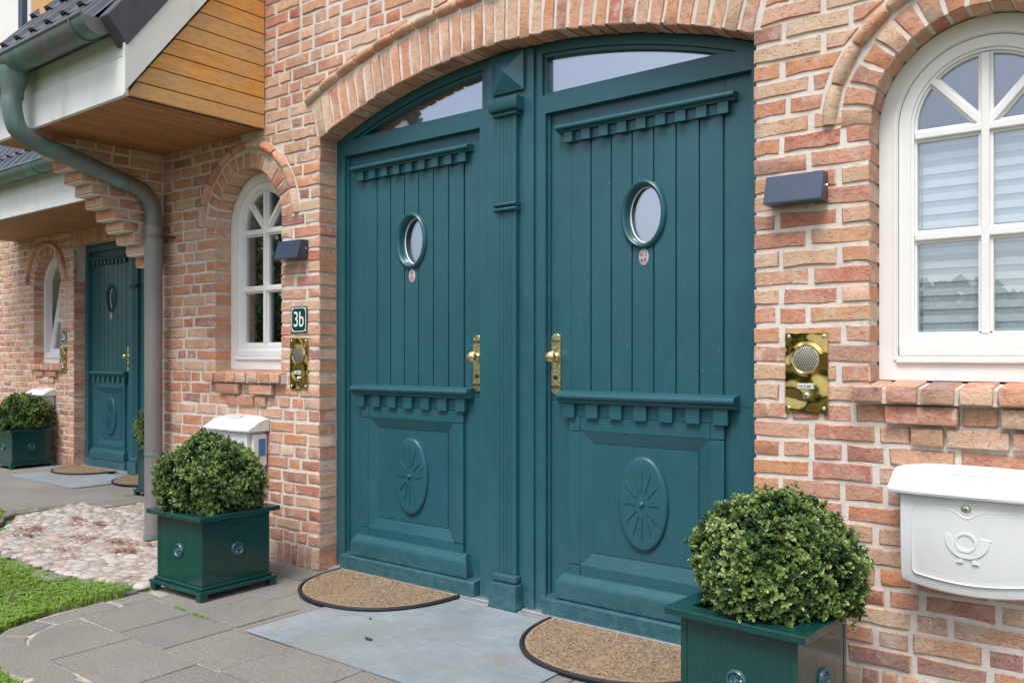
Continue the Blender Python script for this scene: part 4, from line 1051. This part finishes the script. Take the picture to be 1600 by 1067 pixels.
# ---- fittings on the walls
def wall_lamp(x, label):
    t = thing('wall_lamp', label, 'lamp', (x, 0, 1.757), 'wedge shaped wall lamps'); hw = .104
    MB().prism([(-.001, 1.757), (-.082, 1.757), (-.082, 1.764), (-.052, 1.862), (-.001, 1.862)], x - hw, x + hw, 'x').build('housing', 'anthracite', t, bevel=.0015)
    MB().lathe([(0, .006), (.006, .006), (.007, .003), (.007, 0)], (x + hw, -.022, 1.812), 'x', 14).build('screw', 'chrome', t, 50)
wall_lamp(-1.090, 'dark wedge wall lamp between right-hand door and large window')
wall_lamp(-3.985, 'dark wedge wall lamp above the 3b number sign')

def number_sign(x, y, z, s, label):
    t = thing('number_sign', label, 'sign', (x, y, z - .076), 'enamel house numbers'); a, b = .072, .076
    MB().prism([(x - a, z - b), (x + a, z - b), (x + a, z + b), (x - a, z + b)], y - .006, y - .0005).build('plate', 'enamel', t, bevel=.002)
    c = .020; i = .010
    def ring(d): 
        A, B = a - d, b - d; q = c
        return [(x - A + q, z - B), (x + A - q, z - B), (x + A - q * .35, z - B + q * .35), (x + A, z - B + q), (x + A, z + B - q), (x + A - q * .35, z + B - q * .35), (x + A - q, z + B), (x - A + q, z + B), (x - A + q * .35, z + B - q * .35), (x - A, z + B - q), (x - A, z - B + q), (x - A + q * .35, z - B + q * .35)]
    MB().prism(ring(.007), y - .0072, y - .0058, holes=[ring(.011)]).build('border_line', 'white_print', t)
    text(s, .125, 'white_print', t, x, y - .0066, z - .002, sx=.78)
    for sx in (-1, 1):
        for sz in (-1, 1): MB().lathe([(0, -.002), (.004, -.0015), (.005, 0)], (x + sx * (a - .011), y - .006, z + sz * (b - .011)), 'y', 10).build('screw', 'chrome', t, 60)
number_sign(-3.960, 0, 1.413, '3b', 'small green enamel sign with white number 3b')
number_sign(-9.715, NY, 1.42, '3a', 'small green enamel sign with white number 3a')

def intercom(x, y, z, name, maker, label):
    t = thing('intercom', label, 'intercom', (x, y, z - .146), 'brass intercom plates'); a, b = .0775, .146
    MB().prism([(x - a, z - b), (x + a, z - b), (x + a, z + b), (x - a, z + b)], y - .010, y - .0005).build('face_plate', 'brass', t, bevel=.003)
    zc = z + .048
    MB().lathe([(.064, 0), (.058, -.0025), (.052, -.005), (.048, -.002)], (x, y - .010, zc), 'y', 40).build('speaker_rim', 'brass', t, 50)
    m = MB().lathe([(.0475 * q_ / 8, -.0050 + .003 * (q_ / 8) ** 2) for q_ in range(9)], (x, y - .010, zc), 'y', 36).build('speaker_grille', 'chrome_dull', t, 60)
    rws = []
    for i in range(-6, 7):
        for j in range(-7, 8):
            u = (i + .5 * (j % 2)) * .0088; v = j * .0076; r = math.hypot(u, v)
            if r < .044: rws.append((u, v, -.0051 + .003 * (r / .0475) ** 2))
    mm = MB()
    for u, v, h in rws: mm.lathe([(0, -.0006), (.0029, -.0006), (.0029, .0008)], (x + u, y - .010 + h, zc + v), 'y', 8)
    tag(mm.build('speaker_holes', 'dark_metal', t), kind='stuff')
    bar('name_frame', 'brass_cast', t, x - .033, x + .033, y - .015, y - .0095, z - .062, z - .039, .002); bar('name_card', 'plate_card', t, x - .029, x + .028, y - .0165, y - .0152, z - .0595, z - .0415, .0003)
    text(name, .0135, 'dark_print', t, x - .001, y - .0168, z - .0505, sx=1.1); text(maker, .0095, 'dark_print', t, x - .004, y - .0104, z - .130)
    MB().lathe([(.0, -.010), (.007, -.0095), (.009, -.006), (.0125, -.005), (.014, -.002), (.014, 0)], (x, y - .010, z - .085), 'y', 24).build('call_button', 'chrome', t, 50)
    for sx in (-1, 1):
        for sz in (-1, 1): MB().lathe([(0, -.004), (.005, -.0035), (.0075, -.001), (.0075, 0)], (x + sx * (a - .014), y - .010, z + sz * (b - .016)), 'y', 14).build('screw', 'chrome', t, 60)
intercom(-1.0615, 0, 1.146, 'N 3 60', 'ALCOM', 'large brass intercom plate beside the right-hand door, under the lamp')
intercom(-3.9585, 0, 1.162, 'N 3', 'ALCOM', 'brass intercom plate under the 3b number sign')
intercom(-9.715, NY, 1.163, 'N 1', 'ALCOM', 'brass intercom plate under the 3a number sign')

def mailbox(x, y, label, flap=False, news=False):
    t = thing('mailbox', label, 'mailbox', (x, y, .46), 'white plastic mailboxes'); hw = .197
    n = 14
    # body: bowed front
    def ring(z, d, e=0, drop=0):
        return [(x - hw + e, y - .002)] + [(x - hw + e + (2 * hw - 2 * e) * i / n, y - d - .018 * math.sin(math.pi * i / n)) for i in range(n + 1)] + [(x + hw - e, y - .002)]
    m = MB(); lev = [(.470, .095, .006), (.478, .112, .001), (.50, .118, 0), (.62, .126, 0), (.76, .13, 0), (.775, .13, 0)]; K = n + 3
    for z, d, e in lev:
        for i, (px_, py_) in enumerate(ring(z, d, e)):
            u = (px_ - x) / hw; m.v.append(Vector((px_, py_, z - (.020 * (1 - u * u) if z < .51 else 0))))
    for q in range(len(lev) - 1):
        for i in range(K): j = (i + 1) % K; m.f.append((q * K + i, q * K + j, (q + 1) * K + j, (q + 1) * K + i))
    m.f.append(tuple(range(K))); m.f.append(tuple((len(lev) - 1) * K + i for i in range(K)))
    body = m.build('body', 'mailbox', t, 35)
    fy = lambda px_, z=.65: y - (.126 if z > .6 else .122) - .018 * math.sin(math.pi * (px_ - x + hw) / (2 * hw))
    # lid
    m = MB(); lh = .235; prof = [(-.155, .764), (-.158, .772), (-.156, .778), (-.12, .812), (-.075, .838), (-.03, .848), (-.002, .850), (-.002, .764)]
    P = len(prof); xs = [-1, -.97, -.9, -.6, -.3, 0, .3, .6, .9, .97, 1]
    for u in xs:
        sq = 1 - .10 * abs(u) ** 6; tz = .018 * (u ** 4)
        for yy, zz in prof: m.v.append(Vector((x + lh * u, y + (yy * (1 + .10 * (1 - u * u)) if yy < -.1 else yy) * sq, zz - tz * (1 if zz > .78 else 0))))
    for a in range(len(xs) - 1):
        for i in range(P): j = (i + 1) % P; m.f.append((a * P + i, a * P + j, (a + 1) * P + j, (a + 1) * P + i))
    m.f.append(tuple(range(P))); m.f.append(tuple((len(xs) - 1) * P + i for i in range(P)))
    m.build('lid', 'mailbox', t, 40)
    MB().prism([(y - .100, .826), (y - .060, .8475), (y - .050, .8475), (y - .055, .852), (y - .100, .8305)], x - .045, x + .055, 'x').build('name_window', 'plate_card', t, bevel=.001)
    # raised border on the front
    def strip(pts, hw_, d, nm, mat='mailbox'):
        mb = MB(); path = [Vector((px_, fy(px_, z) - d * .3, z)) for px_, z in pts]; mb.tube(path, hw_, 8).build(nm, mat, t, 60)
    A, Z0, Z1, r = .160, .505, .735, .016
    bl = [(x - A + .002, .70), (x - A, .60), (x - A, Z0 + r)] + [(x - A + r - r * math.cos(R_(q)), Z0 + r - r * math.sin(R_(q))) for q in (30, 60, 90)] + [(x - A + r + (2 * A - 2 * r) * q / 12, Z0 - .012 * math.sin(math.pi * q / 12)) for q in range(1, 12)] + [(x + A - r + r * math.sin(R_(q)), Z0 + r - r * math.cos(R_(q))) for q in (0, 30, 60, 90)] + [(x + A, .60), (x + A - .002, .70)]
    strip(bl, .003, .004, 'front_border')
    strip([(x - A + .002, .70), (x - A + .006, .722), (x - A + .02, .729)] + [(x - A + .02 + .095 * q / 6, .729 - .001 * q) for q in range(1, 7)] + [(x - .026, .714), (x - .012, .703), (x, .700), (x + .012, .703), (x + .026, .714)] + [(x + .045 + .095 * q / 6, .723 + .001 * q) for q in range(0, 7)] + [(x + A - .006, .722), (x + A - .002, .70)], .0028, .004, 'front_border')
    MB().lathe([(0, -.004), (.009, -.004), (.011, -.002), (.015, -.003), (.016, 0)], (x - .002, fy(x) - .001, .728), 'y', 24).build('lock', 'chrome_dull', t, 50)
    bar('keyhole', 'dark_metal', t, x - .0035, x - .0005, fy(x) - .0058, fy(x) - .004, .722, .734, 0)
    # post horn emblem
    hz = .617
    def emb(poly, nm='post_horn'): MB().prism([(px_, z) for px_, z in poly], -.0028, .003).map(lambda p: (p.x, fy(p.x) + p.y, p.z)).build(nm, 'mailbox', t, bevel=.0012)
    ci = arc(x - .004, hz + .008, .031, 0, 2 * math.pi, 24)[:-1]; MB().prism(ci, -.004, .003, holes=[arc(x - .004, hz + .008, .0245, 0, 2 * math.pi, 24)[:-1]]).map(lambda p: (p.x, fy(p.x) + p.y, p.z)).build('post_horn', 'mailbox', t, bevel=.001)
    outer = arc(x, hz + .022, .064, R_(176), R_(356), 18); inner = arc(x - .002, hz + .014, .037, R_(338), R_(200), 14)
    emb(outer + [(x + .070, hz + .022), (x + .036, hz + .026)] + inner + [(x - .044, hz + .022), (x - .050, hz + .032)])
    emb([(x - .020, hz - .044), (x - .012, hz - .044), (x - .010, hz - .056), (x - .030, hz - .056)]); emb([(x + .014, hz - .044), (x + .026, hz - .044), (x + .034, hz - .058), (x + .014, hz - .058)])
    if news:
        MB().box(x + hw + .004, x + hw + .030, y - .105, y - .012, .56, .745).build('newspaper_pocket', 'mailbox', t, bevel=.004)
        MB().box(x + hw + .031, x + hw + .033, y - .070, y - .024, .62, .72).build('pocket_label', 'paper_blue', t)
    return t
mailbox(-.516, 0, 'large white mailbox with post horn on the wall under the large window')
mailbox(-4.475, 0, 'white mailbox with side pocket behind the round shrub under the small window', news=True)
mailbox(NW, NY, 'small distant white mailbox below the tilted window by the 3a sign')

# ---- ground things
for k, (px_, py_, s_, lb) in enumerate(((579, 970, .012, 'small dark leaf scrap on the metal sheet, nearer the mat'), (577, 1003, .020, 'thin dark leaf scrap on the metal sheet, nearer the camera'))):
    x_, y_ = on_z(px_, py_); m = MB(); n_ = 7
    pts_ = [(x_ + s_ * math.cos(6.283 * i / n_) * (1.5 if k else .9) * rnd.uniform(.6, 1), y_ + s_ * .55 * math.sin(6.283 * i / n_) * rnd.uniform(.6, 1)) for i in range(n_)]
    o = m.prism(pts_, .0092, .0125, 'z').map(lambda p: (p.x, p.y, p.z + .25 * abs(p.x - x_))).build('dry_leaf', 'dark_print'); tag(o, lb, 'leaf', 'leaf scraps on the metal sheet')
def metal_sheet(x0, x1, y0, y1, label):
    o = MB().box(x0, x1, y0, y1, .003, .009).build('metal_plate', 'zinc_plate', bevel=.001); tag(o, label, 'metal plate', 'metal ground plates')
metal_sheet(-3.213, -1.846, -.878, .045, 'grey metal sheet on the paving before the big double doors')
metal_sheet(-9.28, -7.9, .56, 1.22, 'grey metal sheet on the paving before the 3a door')
def door_mat(x, y, z, label, r=.455, ry=.51, rot=0):
    t = thing('door_mat', label, 'door mat', (x, y, z), 'half round coir mats')
    def D(q, r_, y_, ry_):
        c_, s_ = math.cos(q), math.sin(q); e = 2 / 2.25
        return (x + r_ * math.copysign(abs(c_) ** e, c_), y_ - ry_ * abs(s_) ** e)
    h = [D(math.pi + math.pi * i / 48, r, y, ry) for i in range(49)]
    i_ = [D(math.pi + math.pi * i / 48, r - .016, y - .006, ry - .020) for i in range(49)]
    MB().prism(h, z, z + .008, 'z').build('backing', 'rubber', t)
    MB().tube([(p[0], p[1], z + .010) for p in h], .009, 8).build('rubber_edge', 'rubber', t, 60)
    # coir pile: short bristles on a pad
    MB().prism(i_, z + .0085, z + .016, 'z').build('coir_pad', 'coir', t)
    V, F, T = [], [], []; q = np.random.default_rng(int(abs(x * 100)))
    k = 0
    while k < 9000:
        a = math.pi + math.pi * q.random(); rr_ = math.sqrt(q.random()) * .985; px_, py_ = D(a, (r - .018) * rr_, y - .008, (ry - .024) * rr_); b = q.uniform(0, 6.28); s = q.uniform(.007, .018); b0 = len(V); k += 1
        V.extend([(px_ - math.sin(b) * .0017, py_ + math.cos(b) * .0017, z + .0155), (px_ + math.sin(b) * .0017, py_ - math.cos(b) * .0017, z + .0155), (px_ + math.cos(b) * s, py_ + math.sin(b) * s, z + .0155 + q.uniform(.003, .008))]); F.append((b0, b0 + 1, b0 + 2))
    me = bpy.data.meshes.new('bristles'); me.from_pydata([(v[0] - x, v[1] - y, v[2] - z) for v in V], [], F); me.materials.append(M['coir']); o = link('bristles', me, t, Vector((x, y, z))); o['kind'] = 'stuff'
    return t
door_mat(-3.245, .066, .009, 'half round coir mat before the left leaf of the big doorway', .44, .50)
door_mat(-1.785, .052, .009, 'half round coir mat before the right leaf, beside the near planter')
door_mat(-9.0, NY + .02, .009, 'flat looking half round coir mat before the 3a door', .40, .42)
door_mat(-7.75, NY + .02, .009, 'half round coir mat half hidden by the downpipe', .40, .42)

def planter(x, y, rot, label):
    t = thing('planter', label, 'planter', (0, 0, 0), 'square green planters'); b = .198
    for sx in (-1, 1):
        for sy in (-1, 1): bar('foot', 'planter_paint', t, sx * .205 - .02, sx * .205 + .02, sy * .205 - .02, sy * .205 + .02, 0, .034, .002)
    bar('base', 'planter_paint', t, -.230, .230, -.230, .230, .034, .052, .004); bar('base', 'planter_paint', t, -.213, .213, -.213, .213, .0525, .068, .006)
    for ax in (0, 1):
        for s in (-1, 1):
            if ax == 0: bar('panel', 'planter_paint', t, -b + .021, b - .021, min(s * b, s * (b - .02)), max(s * b, s * (b - .02)), .069, .392, .001)
            else: bar('panel', 'planter_paint', t, min(s * b, s * (b - .02)), max(s * b, s * (b - .02)), -b + .021, b - .021, .069, .392, .001)
    for sx in (-1, 1):
        for sy in (-1, 1): bar('corner_post', 'planter_paint', t, min(sx * (b + .002), sx * (b - .0205)), max(sx * (b + .002), sx * (b - .0205)), min(sy * (b + .002), sy * (b - .0205)), max(sy * (b + .002), sy * (b - .0205)), .069, .392, .0015)
    rim = [(-.240, -.240), (.240, -.240), (.240, .240), (-.240, .240)]; hole = [(-.172, -.172), (.172, -.172), (.172, .172), (-.172, .172)]
    MB().prism(rim, .3925, .417, 'z', holes=[hole]).build('rim', 'planter_paint', t, bevel=.004)
    MB().prism([(-.175, -.175), (.175, -.175), (.175, .175), (-.175, .175)], .34, .385, 'z').build('soil', 'soil', t)
    for k in range(4):                                     # cast rosettes
        a = R_(90 * k); Rm = Matrix.Rotation(a, 4, 'Z'); zc = .225
        m = MB().lathe([(0, -.006), (.004, -.010), (.009, -.008), (.010, -.004), (.024, -.003), (.026, -.010), (.030, -.013), (.034, -.010), (.036, -.002), (.036, 0)], (0, -b, zc), 'y', 28)
        for q in range(6):
            e = R_(60 * q + 15); ca, sa = math.cos(e), math.sin(e)
            m.add([(ca * .008, -b - .004, zc + sa * .008), (ca * .018 - sa * .005, -b - .006, zc + sa * .018 + ca * .005), (ca * .025, -b - .005, zc + sa * .025), (ca * .018 + sa * .005, -b - .006, zc + sa * .018 - ca * .005), (ca * .017, -b - .011, zc + sa * .017)], [(0, 1, 4), (1, 2, 4), (2, 3, 4), (3, 0, 4)])
        m.map(lambda p: Rm @ p).build('rosette', 'planter_metal', t, 50)
    t.location = (x, y, 0); t.rotation_euler.z = rot; return t
planter(-3.985, -.535, R_(1), 'dark green planter on the paving left of the big double doors')
planter(-1.038, -.468, R_(-3.5), 'near dark green planter cut by the lower picture edge').scale = (.955, .955, 1)
planter(-9.98, 1.005 + .18 - .20, R_(2), 'far dark green planter below the tilted window')
planter(-6.92, .95, R_(0), 'far dark green planter hidden behind the downpipe')

def shrub(x, y, z, a, b, seed, label, n1=2100):
    q = np.random.default_rng(seed); V, F, T = [], [], []; c0 = Vector((0, 0, b * .62))
    ph = q.uniform(0, 6.28, 8)
    def rad(d): return 1 + .05 * math.sin(5 * d.x + ph[0]) + .055 * math.sin(6 * d.y + ph[1] + 2 * d.z) + .035 * math.sin(9 * d.z + 7 * d.x + ph[2]) + .03 * math.sin(13 * d.y - 8 * d.x + ph[3])
    def sprig(p, d, tone, nl, sz):
        u = d.orthogonal().normalized(); v = d.cross(u)
        for k in range(nl):
            wh = k // 3; an = k * 2.4 + q.uniform(-.3, .3); el = .35 + .38 * wh + q.uniform(-.15, .15)
            o = (u * math.cos(an) + v * math.sin(an)); dirn = (o * math.cos(el) * 1.0 + d * (math.sin(el) + .15)).normalized() if wh > 0 else (o * .96 + d * .25).normalized()
            base = p + d * (.004 * wh) - d * .004; s = sz * (1 - .16 * wh) * q.uniform(.65, 1.2); wv = dirn.cross(d); wv = wv.normalized() * s * .30 if wv.length > .05 else u * s * .30
            up = wv.cross(dirn).normalized() * s * .10; m_ = base + dirn * s * .52; tip = base + dirn * s
            p1 = base + dirn * s * .40; p2 = base + dirn * s * .80; b0 = len(V)
            V.extend([tuple(base), tuple(p1 + wv * .95 + up), tuple(p2 + wv * .80 + up * .8), tuple(tip - up * .6), tuple(p2 - wv * .80 + up * .8), tuple(p1 - wv * .95 + up)])
            F.extend([(b0, b0 + 1, b0 + 2, b0 + 3), (b0, b0 + 3, b0 + 4, b0 + 5)])
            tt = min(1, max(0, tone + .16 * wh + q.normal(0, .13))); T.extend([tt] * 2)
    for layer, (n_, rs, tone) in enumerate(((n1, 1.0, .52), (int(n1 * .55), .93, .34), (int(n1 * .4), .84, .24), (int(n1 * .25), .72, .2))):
        k = 0
        while k < n_:
            d = Vector(q.normal(0, 1, 3)).normalized()
            if d.z < -.62: continue
            k += 1
            rr_ = rad(d) * rs + (q.normal(0, .018) if layer else q.normal(.0, .040)) + (.11 * q.random() if q.random() < .10 else 0); p = c0 + Vector((d.x * a * rr_, d.y * a * rr_, d.z * b * rr_))
            if p.z < -.02: p.z = -.02 + q.uniform(0, .03)
            nn = (Vector((d.x / a, d.y / a, d.z / b)).normalized() + Vector(q.normal(0, .38, 3)) + Vector((0, 0, .25))).normalized()
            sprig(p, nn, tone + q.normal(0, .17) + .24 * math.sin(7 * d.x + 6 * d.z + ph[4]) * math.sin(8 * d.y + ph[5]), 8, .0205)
    t = thing('box_shrub', label, 'shrub', (0, 0, 0), 'clipped round box shrubs')
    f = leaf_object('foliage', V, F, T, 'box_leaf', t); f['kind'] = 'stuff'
    m = MB()
    for k in range(70):
        d = Vector(q.normal(0, 1, 3)).normalized(); d.z = abs(d.z) * 1.1 - .25; e = c0 + Vector((d.x * a, d.y * a, d.z * b)) * .86; mid = e * .5 + Vector((q.normal(0, .02), q.normal(0, .02), .02))
        m.tube([(d.x * .02, d.y * .02, -.05), mid, e], [.006, .004, .0015], 5)
    m.build('branches', 'twig', t, 60)
    t.location = (x, y, z); return t
shrub(-4.005, -.530, .405, .250, .222, 1, 'round box shrub in the planter left of the big doors')
shrub(-1.012, -.430, .405, .247, .214, 2, 'large near round box shrub in front of the right pier', 2300)
shrub(-9.98, .985, .405, .275, .225, 3, 'far round box shrub under the tilted window', 1500)
shrub(-6.92, .95, .405, .290, .240, 4, 'sliver of box shrub peeping out left of the downpipe', 1200)

# ---- what the windows reflect: hedge, trees and house across the lane
t = thing('hedge', 'clipped garden hedge across the lane, seen only in reflections', 'hedge', (-8, -13, 0))
q = np.random.default_rng(8); V, F, T = [], [], []
for k in range(14000):
    x = q.uniform(-26, 8)
    y, z = -13 + q.uniform(-.6, .6), q.uniform(0, 2.3) + .25 * math.sin(x * 1.3) + .1 * math.sin(x * 4.1); s = q.uniform(.05, .11); b0 = len(V)
    d = Vector(q.normal(0, 1, 3)).normalized(); u = d.orthogonal() * s; v = d.cross(u).normalized() * s; p = Vector((x, y, z))
    V.extend([tuple(p - u - v), tuple(p + u - v), tuple(p + u + v), tuple(p - u + v)]); F.append((b0, b0 + 1, b0 + 2, b0 + 3)); T.append(q.uniform(.1, .8))
leaf_object('foliage', V, F, T, 'box_leaf', t, Vector((-8, -13, 0))).location = (8, 13, 0)
MB().box(-26, 8, -13.3, -12.7, 0, 1.9).build('inner_branches', 'twig', t)
for (tx_, ty_, th_, lb) in ((-19.5, -11.0, 5.0, 'leafy tree across the lane, nearest to the far house'), (-14.5, -15.5, 3.7, 'leafy tree behind the hedge across the lane'), (4.5, -15, 3.6, 'leafy tree across the lane to the right')):
    t = thing('leafy_tree', lb, 'tree', (tx_, ty_, 0), 'trees across the lane')
    MB().tube([(tx_, ty_, 0), (tx_ + .1, ty_, th_ * .5), (tx_, ty_ + .1, th_ * .85)], [.16, .11, .05], 10).build('trunk', 'bark', t, 60)
    V, F, T = [], [], []
    for k in range(4200):
        d = Vector(q.normal(0, 1, 3)).normalized() * q.uniform(.4, 1) ** .5; p = Vector((tx_ + d.x * th_ * .33, ty_ + d.y * th_ * .33, th_ * .64 + d.z * th_ * .36)); s = q.uniform(.05, .13); b0 = len(V)
        n_ = Vector(q.normal(0, 1, 3)).normalized(); u = n_.orthogonal().normalized() * s; v = n_.cross(u).normalized() * s
        V.extend([tuple(p - u), tuple(p - v * .6), tuple(p + u), tuple(p + v * .6)]); F.append((b0, b0 + 1, b0 + 2, b0 + 3)); T.append(q.uniform(.1, .9))
    o = leaf_object('crown', V, F, T, 'box_leaf', t, Vector((0, 0, 0)))
t = thing('far_house', 'red roofed brick house across the lane, seen only in reflections', 'house', (-30.8, -19.6, 0))
MB().box(-36.6, -24.9, -21.4, -17.9, 0, 4.6).build('wall', 'far_wall', t)
MB().prism([(-21.6, 4.4), (-17.4, 4.4), (-19.5, 8.8)], -37, -24.6, 'x').build('roof', 'far_roof', t)
for k in range(4):
    x = -35.8 + 2.8 * k; o = bar('window', 'white', t, x, x + 1.3, -17.92, -17.85, 1.0, 2.5); bar('pane', 'glass_coated', o, x + .1, x + 1.2, -17.845, -17.835, 1.1, 2.4)
bar('door', 'paint', t, -26.2, -25.2, -17.92, -17.85, .02, 2.1)
